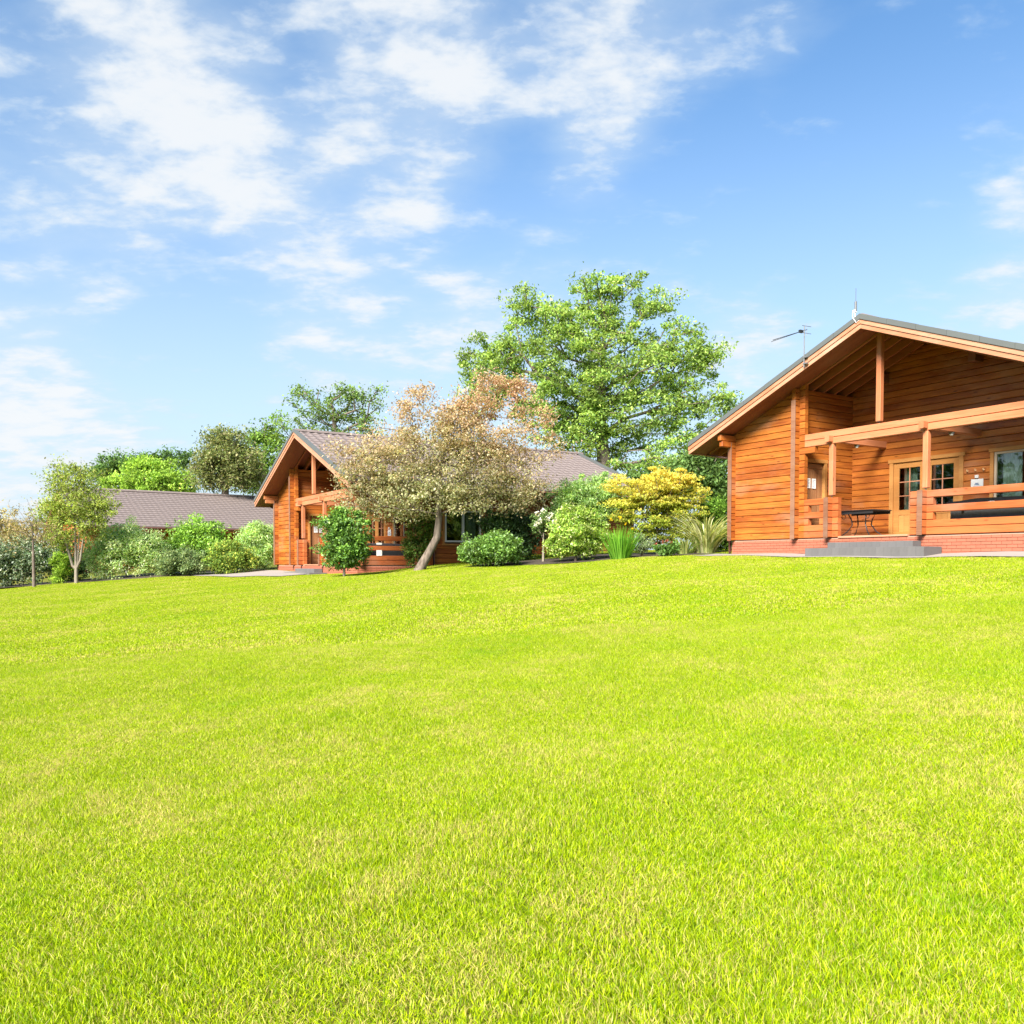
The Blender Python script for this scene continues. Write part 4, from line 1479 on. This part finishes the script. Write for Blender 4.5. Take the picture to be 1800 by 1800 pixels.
plant('lime_tree', 'rounded bright lime green tree above the far grey roof', 'tree',
      trunk_px(62, [(262, 985, 0.3), (262, 900, 0.24), (262, 850, 0.12)]),
      lobes_px(62, [(262, 845, 55, 36), (215, 860, 45, 28), (310, 855, 38, 32), (250, 822, 30, 14), (290, 830, 28, 18)], 0.8),
      210, 85, 0.21, 0.42, [(0.19, 0.32, 0.03), (0.27, 0.40, 0.04), (0.12, 0.22, 0.025)], group='trees behind the cabins', step=0.8, tip_r=0.025)
plant('broadleaf_tree', 'dark green tree peeping over the lime green tree beyond the far roof', 'tree',
      trunk_px(72, [(225, 990, 0.3), (225, 900, 0.24), (225, 840, 0.12)]),
      lobes_px(72, [(210, 822, 42, 22), (250, 815, 30, 16), (290, 806, 24, 16), (180, 835, 22, 18), (325, 815, 24, 20)], 0.8),
      150, 75, 0.22, 0.46, [(0.06, 0.125, 0.03), (0.10, 0.18, 0.04), (0.045, 0.09, 0.025)], group='trees behind the cabins', step=0.9, tip_r=0.03)
plant('broadleaf_tree', 'dark green tree filling the gap beneath the oak beside the cabin eave', 'tree',
      trunk_px(46, [(1235, 985, 0.28), (1235, 900, 0.2), (1235, 840, 0.12)]),
      lobes_px(46, [(1235, 830, 50, 50), (1190, 850, 40, 30), (1270, 860, 36, 36), (1130, 850, 40, 26)], 0.7),
      150, 80, 0.22, 0.42, [(0.055, 0.11, 0.028), (0.09, 0.16, 0.035), (0.12, 0.20, 0.05)], group='trees behind the cabins', step=0.8, tip_r=0.02)

# young trees at the lawn edge
def multi(name, label, cat, Y, base, line, lobes, *a, **k):
    g = G(base, Y)
    tr = [(g[0], g[1], g[2] - 0.06, line[0][2])]
    for (px, py, r) in line[1:]:
        p = at(px, py, Y); tr.append((p[0], p[1], p[2], r))
    return plant(name, label, cat, tr, lobes_px(Y, lobes, 0.8), *a, **k)
multi('young_tree', 'young lime green tree with several pale stems at the lawn edge', 'tree', 36.0, 134,
      [(134, 1023, 0.085), (134, 1000, 0.07), (133, 960, 0.05), (131, 915, 0.03), (132, 870, 0.015)],
      [(135, 885, 52, 38), (110, 905, 36, 34), (175, 890, 34, 34), (140, 845, 40, 26), (100, 850, 22, 24), (165, 925, 34, 24), (110, 945, 30, 20), (105, 820, 18, 12), (135, 822, 12, 10), (72, 905, 14, 20)],
      270, 52, 0.10, 0.24, [(0.23, 0.30, 0.04), (0.30, 0.37, 0.06), (0.17, 0.24, 0.04), (0.30, 0.25, 0.09)], [3, 2, 2, 0.8], step=0.4, tip_r=0.007, bark='bark_pale', stray=0.2, bright=1.45,
      stems=[[(*at(px, py, 36.0), r) for (px, py, r) in line] for line in
             (((128, 995, 0.055), (118, 960, 0.045), (104, 915, 0.02)), ((141, 985, 0.05), (146, 950, 0.04), (160, 900, 0.02)), ((137, 985, 0.04), (139, 940, 0.03), (142, 880, 0.015)))])
multi('young_tree', 'thin bare twigged young tree with sparse brown leaves in front of the hedge', 'tree', 35.0, 60,
      [(60, 1030, 0.07), (59, 990, 0.06), (58, 950, 0.04), (56, 925, 0.02)],
      [(58, 930, 40, 30), (30, 915, 28, 24), (20, 950, 24, 24), (85, 945, 22, 20), (50, 890, 22, 14), (20, 890, 16, 10)],
      120, 9, 0.075, 0.16, [(0.22, 0.15, 0.07), (0.16, 0.18, 0.06), (0.28, 0.20, 0.10)], step=0.35, tip_r=0.006, stray=0.1)

def shrub(name, label, Y, base, lobes, n_cl, leaves, leaf, sigma, cols, weights=None, depth=0.8, **k):
    g = G(base, Y)
    top = lobes_px(Y, lobes, depth)
    cz = np.mean([l[2] for l in top])
    tr = [(g[0], g[1], g[2] - 0.05, 0.05), (g[0], g[1], g[2] + 0.25 * max(0.2, cz - g[2]), 0.04), (g[0], g[1], g[2] + 0.6 * max(0.2, cz - g[2]), 0.025)]
    k.setdefault('step', 0.3); k.setdefault('tip_r', 0.006); k.setdefault('parts', SHRUB); k.setdefault('shell', 0.42); k.setdefault('shoot', 0.13); k.setdefault('bright', 1.5); k.setdefault('flat', 0.8)
    return plant(name, label, 'shrub', tr, top, n_cl, leaves, leaf, sigma, cols, weights, **k)

DG = [(0.035, 0.085, 0.020), (0.055, 0.125, 0.028), (0.085, 0.17, 0.035)]
shrub('hedge_shrub', 'dark green shrub with pale variegated tips behind the bare twigged tree', 37.5, 40,
      [(20, 995, 38, 36), (65, 995, 36, 34), (40, 975, 40, 26), (-20, 995, 40, 36), (85, 985, 18, 24)], 260, 75, 0.10, 0.2,
      [(0.045, 0.09, 0.035), (0.075, 0.13, 0.05), (0.42, 0.47, 0.32)], [3, 3, 1.2], mat='leaf_gloss')
shrub('conical_shrub', 'small bright yellow green bush under the young lime tree', 37.0, 108,
      [(106, 1002, 18, 26), (108, 980, 12, 22)], 60, 75, 0.085, 0.13, [(0.20, 0.34, 0.02), (0.30, 0.44, 0.03), (0.13, 0.24, 0.02)])
shrub('laurel_shrub', 'low dark green bush behind the stems of the young lime tree', 38.5, 135,
      [(132, 1000, 26, 24), (150, 985, 24, 30), (120, 965, 18, 20)], 90, 75, 0.09, 0.17, DG, mat='leaf_gloss')
shrub('willow_shrub', 'large silvery pale green willow shrub below the far grey roof', 37.5, 222,
      [(222, 970, 52, 44), (190, 985, 34, 34), (255, 975, 36, 36), (215, 945, 34, 22), (275, 985, 20, 28)], 300, 85, 0.115, 0.2,
      [(0.33, 0.44, 0.18), (0.25, 0.37, 0.13), (0.44, 0.54, 0.28), (0.18, 0.29, 0.10)], aspect=0.34, up=0.4, bright=1.95, grey=0.05)
shrub('laurel_shrub', 'bright green rounded laurel in the middle of the shrubs below the far roof', 39.0, 350,
      [(352, 945, 40, 30), (330, 960, 40, 26), (370, 965, 34, 26), (300, 960, 24, 18)], 220, 80, 0.115, 0.2,
      [(0.16, 0.32, 0.016), (0.24, 0.42, 0.02), (0.09, 0.20, 0.016)], mat='leaf_gloss')
shrub('cotoneaster_shrub', 'low grey green spreading bush in front of the bright laurel', 37.0, 322,
      [(322, 990, 38, 22), (300, 995, 28, 18), (348, 992, 26, 18)], 150, 80, 0.085, 0.17,
      [(0.16, 0.23, 0.09), (0.11, 0.18, 0.065), (0.24, 0.29, 0.12), (0.06, 0.11, 0.04)])
shrub('elaeagnus_shrub', 'yellow splashed green bush beside the path to the maple cabin', 37.0, 410,
      [(408, 982, 34, 26), (385, 985, 26, 24), (430, 988, 24, 22)], 170, 75, 0.10, 0.18,
      [(0.12, 0.22, 0.035), (0.20, 0.31, 0.04), (0.44, 0.44, 0.05), (0.06, 0.13, 0.03)], [3, 3, 1.6, 2])
shrub('willow_shrub', 'tall silvery green upright shrub against the cabin corner', 38.6, 452,
      [(452, 965, 30, 38), (440, 945, 24, 22), (468, 975, 18, 32), (460, 935, 22, 14)], 190, 80, 0.10, 0.18,
      [(0.22, 0.34, 0.14), (0.33, 0.44, 0.23), (0.14, 0.26, 0.07), (0.28, 0.37, 0.07)], aspect=0.34, bright=1.9, grey=0.05)
shrub('camellia_shrub', 'glossy rounded green shrub standing alone beside the porch steps', 27.0, 605,
      [(606, 950, 36, 38), (590, 925, 22, 26), (622, 960, 26, 30), (600, 975, 34, 22), (600, 905, 16, 14)], 260, 70, 0.095, 0.13,
      [(0.05, 0.13, 0.018), (0.09, 0.20, 0.022), (0.16, 0.30, 0.022)], mat='leaf_gloss')
shrub('climber_shrub', 'mixed green and red leaved bush behind the leaning maple trunk', 29.4, 738,
      [(738, 945, 24, 36), (728, 970, 18, 24), (752, 925, 18, 24)], 130, 65, 0.085, 0.12,
      [(0.10, 0.19, 0.03), (0.15, 0.25, 0.04), (0.26, 0.12, 0.05), (0.06, 0.12, 0.025)], [3, 3, 1.5, 2])
shrub('laurel_shrub', 'low mounded glossy green laurel at the lawn edge beside the maple', 27.0, 862,
      [(862, 967, 46, 24), (890, 970, 28, 22), (835, 976, 28, 18), (870, 952, 24, 14)], 240, 70, 0.085, 0.12,
      [(0.065, 0.15, 0.018), (0.10, 0.21, 0.024), (0.16, 0.28, 0.03)], mat='leaf_gloss')
shrub('holly_shrub', 'very dark green shrub behind the mounded laurel', 29.5, 898,
      [(895, 925, 40, 32), (915, 945, 32, 32), (870, 930, 22, 26), (905, 962, 36, 20)], 240, 70, 0.09, 0.14,
      [(0.022, 0.06, 0.014), (0.04, 0.095, 0.02), (0.07, 0.15, 0.03)], mat='leaf_gloss')
shrub('olive_shrub', 'grey green feathery shrub below the tiled roof end', 30.0, 1030,
      [(1030, 872, 50, 32), (1000, 875, 30, 30), (1060, 880, 34, 34), (1020, 905, 50, 34)], 320, 80, 0.10, 0.16,
      [(0.20, 0.31, 0.11), (0.29, 0.40, 0.18), (0.13, 0.23, 0.07), (0.24, 0.34, 0.07)], aspect=0.34, bright=1.9, grey=0.05)
rh = shrub('rhododendron', 'pale stemmed shrub topped with white flower heads', 27.6, 955,
      [(958, 918, 22, 18), (975, 912, 20, 18), (945, 925, 12, 16)], 70, 34, 0.085, 0.11,
      [(0.09, 0.16, 0.04), (0.15, 0.24, 0.06)], bark='bark_pale', tip_r=0.010)
def flowers(root, Y, spots, r, cols, n=26, size=0.06):
    base = np.array(root.location)
    for (px, py) in spots:
        c = at(px, py, Y)
        d = rng.normal(size=(n, 3)); d /= np.linalg.norm(d, axis=1, keepdims=True)
        pos = c + d * r * rng.uniform(0.5, 1, (n, 1))
        link('flower_head', foliage_mesh('flower_head', pos - base, size, palette(n, cols, jitter=0.05), aspect=0.8), root)
flowers(rh, 27.2, [(945, 903), (955, 898), (968, 905), (981, 909), (974, 917), (949, 915), (972, 928), (962, 912), (944, 921)], 0.10, [(0.82, 0.78, 0.74), (0.86, 0.85, 0.80)])
shrub('variegated_shrub', 'cream and lime variegated shrub between the white flowers and the iris clump', 26.8, 1012,
      [(1012, 945, 42, 30), (1010, 915, 28, 24), (1035, 950, 26, 26), (985, 960, 24, 18), (1040, 925, 18, 20)], 300, 70, 0.085, 0.13,
      [(0.20, 0.33, 0.03), (0.33, 0.44, 0.06), (0.11, 0.21, 0.03), (0.58, 0.57, 0.28)], [3, 2.4, 2, 1.0])
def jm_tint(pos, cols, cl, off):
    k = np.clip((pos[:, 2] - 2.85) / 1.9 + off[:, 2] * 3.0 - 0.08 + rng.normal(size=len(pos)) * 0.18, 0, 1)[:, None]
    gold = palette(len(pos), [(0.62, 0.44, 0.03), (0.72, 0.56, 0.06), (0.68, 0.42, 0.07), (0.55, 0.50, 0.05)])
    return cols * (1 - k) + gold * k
shrub('golden_maple', 'golden yellow layered ornamental maple beside the cabin with the aerial', 28.0, 1155,
      [(1155, 870, 62, 36), (1110, 865, 40, 28), (1200, 870, 38, 30), (1160, 910, 66, 34), (1105, 900, 34, 30), (1205, 915, 34, 34), (1165, 940, 60, 20), (1170, 843, 44, 16)],
      400, 75, 0.085, 0.17, [(0.24, 0.31, 0.02), (0.34, 0.36, 0.02), (0.12, 0.19, 0.02)], tint=jm_tint, flat=0.28, shell=0.35, tip_r=0.008)
shrub('laurel_shrub', 'fresh green bush showing between the golden maple and the cabin corner', 28.8, 1258,
      [(1260, 895, 26, 20), (1245, 905, 22, 24), (1275, 905, 22, 24), (1255, 930, 40, 30), (1268, 952, 30, 22)], 210, 70, 0.085, 0.14,
      [(0.13, 0.26, 0.02), (0.20, 0.36, 0.03), (0.07, 0.15, 0.02)])
shrub('lonicera_shrub', 'small grey leaved bush between the iris clump and the golden maple', 26.6, 1128,
      [(1130, 960, 18, 16)], 36, 60, 0.06, 0.09, [(0.18, 0.25, 0.10), (0.28, 0.33, 0.18), (0.10, 0.16, 0.06)])

shrub('copper_hedge', 'pale brown hedge beyond the dark shrub at the lawn end', 46.0, 30,
      [(20, 935, 40, 30), (70, 945, 30, 26), (-20, 930, 30, 34), (40, 960, 60, 24)], 170, 60, 0.14, 0.26,
      [(0.26, 0.20, 0.09), (0.34, 0.27, 0.13), (0.20, 0.20, 0.07)])

# strap-leaved plants: iris clump and variegated flax
def strap(name, label, base, n, length, width, spread, cols, droop, cat='plant'):
    root = empty(name, tuple(base)); tag(root, label, cat)
    V = []; Fc = []; C = []
    for i in range(n):
        a = rng.uniform(0, 2 * math.pi)
        r0 = spread * 0.55 * math.sqrt(rng.random())
        lean = rng.uniform(0.05, 1.0) * spread
        L = length * rng.uniform(0.6, 1.12)
        dx, dy = math.cos(a), math.sin(a)
        p = np.array((dx * r0, dy * r0, -0.03))
        sx, sy = -dy, dx
        w = width * rng.uniform(0.7, 1.25)
        col = palette(1, cols)[0]
        N = 7
        b = len(V)
        tw = rng.uniform(-0.7, 0.7)
        for k in range(N + 1):
            t = k / N
            hx = lean * t + droop * L * t ** 2.2 * (0.4 + lean)
            hz = L * (t - droop * 0.75 * (0.3 + lean) * t ** 3)
            c = p + np.array((dx * hx, dy * hx, hz))
            ww = w * (1 - t ** 2.5) * 0.5 + 0.001
            ax = np.array((sx * math.cos(tw) + dx * math.sin(tw), sy * math.cos(tw) + dy * math.sin(tw), 0))
            V.append(c - ax * ww); V.append(c + ax * ww); C += [col, col]
        for k in range(N):
            Fc.append((b + 2 * k, b + 2 * k + 1, b + 2 * k + 3, b + 2 * k + 2))
    me = bpy.data.meshes.new('foliage')
    me.from_pydata([tuple(v) for v in V], [], Fc)
    me.materials.append(M['leaf'])
    at_ = me.attributes.new('col', 'FLOAT_COLOR', 'POINT')
    c4 = np.ones((len(V), 4), np.float32); c4[:, :3] = np.array(C)
    at_.data.foreach_set('color', c4.ravel())
    link('foliage', me, root)
    return root
ir = strap('iris_clump', 'upright bright green iris clump at the lawn edge', G(1090, 26.2), 330, 1.0, 0.028, 0.52, [(0.16, 0.36, 0.03), (0.22, 0.44, 0.05), (0.10, 0.26, 0.03)], 0.10)
flowers(ir, 26.2, [(1074, 914), (1090, 910), (1099, 921), (1112, 930)], 0.05, [(0.72, 0.52, 0.02)], 14, 0.05)
strap('flax_plant', 'cream striped arching flax beside the corner of the cabin with the aerial', G(1240, 26.6), 190, 1.75, 0.060, 0.55, [(0.50, 0.50, 0.20), (0.34, 0.40, 0.12), (0.62, 0.60, 0.34), (0.20, 0.27, 0.07)], 0.95)
strap('flax_plant', 'short striped flax growing under the golden maple', G(1205, 26.6), 60, 1.0, 0.045, 0.45, [(0.40, 0.42, 0.14), (0.26, 0.34, 0.10), (0.18, 0.26, 0.07)], 0.85)
bg_ = shrub('bergenia', 'low plant with red flowers at the lawn edge below the golden maple', 25.6, 1170,
      [(1170, 966, 18, 9), (1180, 964, 10, 8)], 50, 40, 0.09, 0.08, [(0.08, 0.17, 0.03), (0.12, 0.22, 0.045)])
flowers(bg_, 25.6, [(1152, 957), (1165, 953), (1172, 950), (1180, 953)], 0.05, [(0.34, 0.08, 0.06), (0.45, 0.15, 0.10)], 16, 0.05)

# planting bed soil under the shrubs between the cabins
def bed(name, label, pts):
    mb = MB(); vs = []
    cx = np.mean([p[0] for p in pts]); cy = np.mean([p[1] for p in pts])
    rings = (1.0, 0.75, 0.4)
    n = len(pts)
    for r in rings:
        for (x, y) in pts:
            X, Y_ = cx + (x - cx) * r, cy + (y - cy) * r
            vs.append((X, Y_, float(terrain(X, Y_)) + (0.006 if r == 1.0 else 0.035)))
    vs.append((cx, cy, float(terrain(cx, cy)) + 0.04))
    fs = []
    for k in range(2):
        for i in range(n):
            j = (i + 1) % n
            fs.append((k * n + i, k * n + j, k * n + n + j, k * n + n + i))
    for i in range(n):
        fs.append((2 * n + i, 2 * n + (i + 1) % n, 3 * n))
    mb.add(vs, fs)
    tag(mb.build(name, M['soil']), label, kind='structure')
bed('planting_bed', 'dark soil bed under the shrubs between two cabins', [(-2.0, 26.9), (0.5, 26.9), (2.5, 26.3), (4.5, 25.8), (6.4, 25.8), (7.4, 27.5), (6.5, 31), (2.5, 31.5), (-0.8, 29.3)])
bed('planting_bed', 'dark soil bed under the shrubs below the far roof', [(-24, 36.8), (-20, 36.6), (-16.6, 36.6), (-13.2, 36.6), (-11.7, 37.2), (-12.3, 40), (-17, 41), (-24, 40)])

# woodland across the lawn behind the viewpoint (it is what the cabin windows mirror)
def woodland():
    cl = []
    for k in range(20):
        a = k / 19
        x = -40 - 4 * math.sin(a * 3) + rng.uniform(-2, 2) + 34 * max(0, 0.35 - a) / 0.35
        y = -30 + 58 * a + rng.uniform(-1.5, 1.5)
        h = rng.uniform(10, 15)
        cl.append((x, y, float(terrain(x, y)) + h * 0.5, 3.6, 3.6, h * 0.5))
    pts, _ = in_lobes(cl, 1500, 0.4)
    pos = np.repeat(pts, 22, 0) + rng.normal(size=(1500 * 22, 3)) * 0.6
    pos[:, 2] = np.maximum(pos[:, 2], terrain(pos[:, 0], pos[:, 1]) + 0.05)
    me = foliage_mesh('woodland', pos, 0.55, palette(len(pos), [(0.04, 0.09, 0.02), (0.08, 0.15, 0.03), (0.06, 0.11, 0.025)]))
    tag(link('woodland', me), 'dark green woodland edge across the lawn', kind='stuff')
woodland()

# ------------------------------------------------------------------ grass: tufts of blades set over the lawn (uncountable)
def blade_patch(name, n, size, hmin, hmax, w, segs):
    rr = size * 0.5 * rng.random(n) ** 0.62 * (0.7 + 0.6 * rng.random(n)); th = rng.uniform(0, 2 * math.pi, n)
    x = rr * np.cos(th); y = rr * np.sin(th)
    a = rng.uniform(0, 2 * math.pi, n)
    h = rng.uniform(hmin, hmax, n) * (0.75 + 0.5 * rng.random(n))
    lean = rng.uniform(0.05, 1.0, n) * h
    wd = w * rng.uniform(0.7, 1.3, n)
    dx, dy = np.cos(a), np.sin(a)
    b = rng.uniform(0, 2 * math.pi, n)
    sx, sy = np.cos(b), np.sin(b)
    rows = []
    for k in range(segs + 1):
        t = k / segs
        cx = x + dx * lean * t ** 1.7; cy = y + dy * lean * t ** 1.7
        cz = -0.01 + h * (t - 0.18 * t ** 3)
        ww = wd * 0.5 * (1 - 0.9 * t ** 1.6)
        if k < segs:
            rows.append(np.stack([cx - sx * ww, cy - sy * ww, cz], -1))
            rows.append(np.stack([cx + sx * ww, cy + sy * ww, cz], -1))
        else:
            rows.append(np.stack([cx, cy, cz], -1))
    m = len(rows)
    V = np.stack(rows, 1).reshape(-1, 3)
    Fc = []
    base = (np.arange(n) * m)
    q = []
    for k in range(segs - 1):
        q.append(np.stack([base + 2 * k, base + 2 * k + 1, base + 2 * k + 3, base + 2 * k + 2], -1))
    tri = np.stack([base + 2 * (segs - 1), base + 2 * (segs - 1) + 1, base + 2 * segs], -1)
    faces = [tuple(f) for A in q for f in A.tolist()] + [tuple(f) for f in tri.tolist()]
    me = bpy.data.meshes.new(name)
    me.from_pydata(V.tolist(), [], faces)
    at_ = me.attributes.new('col', 'FLOAT_COLOR', 'POINT')
    c = np.ones((n, 4), np.float32)
    c[:, 0] = rng.random(n); c[:, 1] = rng.random(n)
    at_.data.foreach_set('color', np.repeat(c, m, 0).ravel())
    me.materials.append(M['blade'])
    return bpy.data.objects.new(name, me)

def grass():
    near = [blade_patch('grass_tuft', 3900, 0.74, 0.013, 0.040, 0.0034, 3) for _ in range(5)]
    far = [blade_patch('grass_tuft', 1300, 1.05, 0.015, 0.036, 0.009, 2) for _ in range(4)]
    pts = []; idx = []
    def excluded(x, y):
        for C in (CAB1, CAB2):
            c, q = math.cos(C['rot']), math.sin(C['rot'])
            dx, dy = x - C['loc'][0], y - C['loc'][1]
            s, t = c * dx + q * dy, -q * dx + c * dy
            if C is CAB1 and -0.6 < s < 10.3 and -0.95 < t < 12.5: return True
            if C is CAB2:
                if -0.1 < s < 9.8 and -0.05 < t < 12.5: return True
                if -4.5 < s < 6.2 and t > -4.6 + 2.9 * (s + 4.5) / 10.7 + 0.1 and t < 0.2: return True
        return False
    def fill(y0, y1, sp, kind0, kindn):
        y = y0
        while y < y1:
            hw = 0.68 * y + 2.2
            x = -hw
            while x < min(hw, 18):
                px, py = x + rng.uniform(-0.35, 0.35) * sp, y + rng.uniform(-0.35, 0.35) * sp
                x += sp
                if excluded(px, py): continue
                pts.append((px, py, float(terrain(px, py)))); idx.append(kind0 + int(rng.integers(kindn)))
            y += sp
    fill(0.8, 11.0, 0.31, 0, 5)
    fill(11.0, 36.5, 0.45, 5, 4)
    me = bpy.data.meshes.new('grass')
    me.from_pydata(pts, [], [])
    n = len(pts)
    a = me.attributes.new('pick', 'INT', 'POINT'); a.data.foreach_set('value', np.array(idx, np.int32))
    P_ = np.array(pts)
    e = 0.25
    nx = -(terrain(P_[:, 0] + e, P_[:, 1]) - terrain(P_[:, 0] - e, P_[:, 1])) / (2 * e)
    ny = -(terrain(P_[:, 0], P_[:, 1] + e) - terrain(P_[:, 0], P_[:, 1] - e)) / (2 * e)
    rot = np.zeros((n, 3), np.float32)
    for i in range(n):
        q = Vector((0, 0, 1)).rotation_difference(Vector((nx[i], ny[i], 1.0)))
        rot[i] = (q.to_matrix() @ Matrix.Rotation(rng.uniform(0, 6.283), 3, 'Z')).to_euler()
    a = me.attributes.new('turn', 'FLOAT_VECTOR', 'POINT'); a.data.foreach_set('vector', rot.ravel())
    a = me.attributes.new('grow', 'FLOAT', 'POINT'); a.data.foreach_set('value', (rng.uniform(0.8, 1.25, n) * (1 + 0.32 * np.sin(P_[:, 0] * 2.1 + 1.7 * np.sin(P_[:, 1] * 1.3)) * np.sin(P_[:, 1] * 2.6 + 1.1))).astype(np.float32))
    o = link('grass', me)
    tag(o, 'short yellow green grass blades covering the lawn', 'grass', kind='stuff')
    ng = bpy.data.node_groups.new('grass', 'GeometryNodeTree')
    ng.interface.new_socket('Geometry', in_out='INPUT', socket_type='NodeSocketGeometry')
    ng.interface.new_socket('Geometry', in_out='OUTPUT', socket_type='NodeSocketGeometry')
    N = ng.nodes; L = ng.links
    gi = N.new('NodeGroupInput'); go = N.new('NodeGroupOutput')
    m2p = N.new('GeometryNodeMeshToPoints')
    L.new(gi.outputs[0], m2p.inputs[0])
    join = N.new('GeometryNodeJoinGeometry')
    for t in reversed(near + far):          # join lists its inputs last link first
        oi = N.new('GeometryNodeObjectInfo')
        oi.inputs[0].default_value = t
        oi.inputs[1].default_value = True
        L.new(oi.outputs['Geometry'], join.inputs[0])
    iop = N.new('GeometryNodeInstanceOnPoints')
    L.new(m2p.outputs[0], iop.inputs['Points'])
    L.new(join.outputs[0], iop.inputs['Instance'])
    iop.inputs['Pick Instance'].default_value = True
    def attr(nm, tp):
        nd = N.new('GeometryNodeInputNamedAttribute'); nd.data_type = tp; nd.inputs[0].default_value = nm
        return nd.outputs[0]
    L.new(attr('pick', 'INT'), iop.inputs['Instance Index'])
    e2r = N.new('FunctionNodeEulerToRotation')
    L.new(attr('turn', 'FLOAT_VECTOR'), e2r.inputs[0])
    L.new(e2r.outputs[0], iop.inputs['Rotation'])
    cs = N.new('ShaderNodeCombineXYZ'); cs.inputs[0].default_value = 1; cs.inputs[1].default_value = 1
    L.new(attr('grow', 'FLOAT'), cs.inputs[2])
    L.new(cs.outputs[0], iop.inputs['Scale'])
    L.new(iop.outputs[0], go.inputs[0])
    md = o.modifiers.new('grass', 'NODES'); md.node_group = ng
grass()
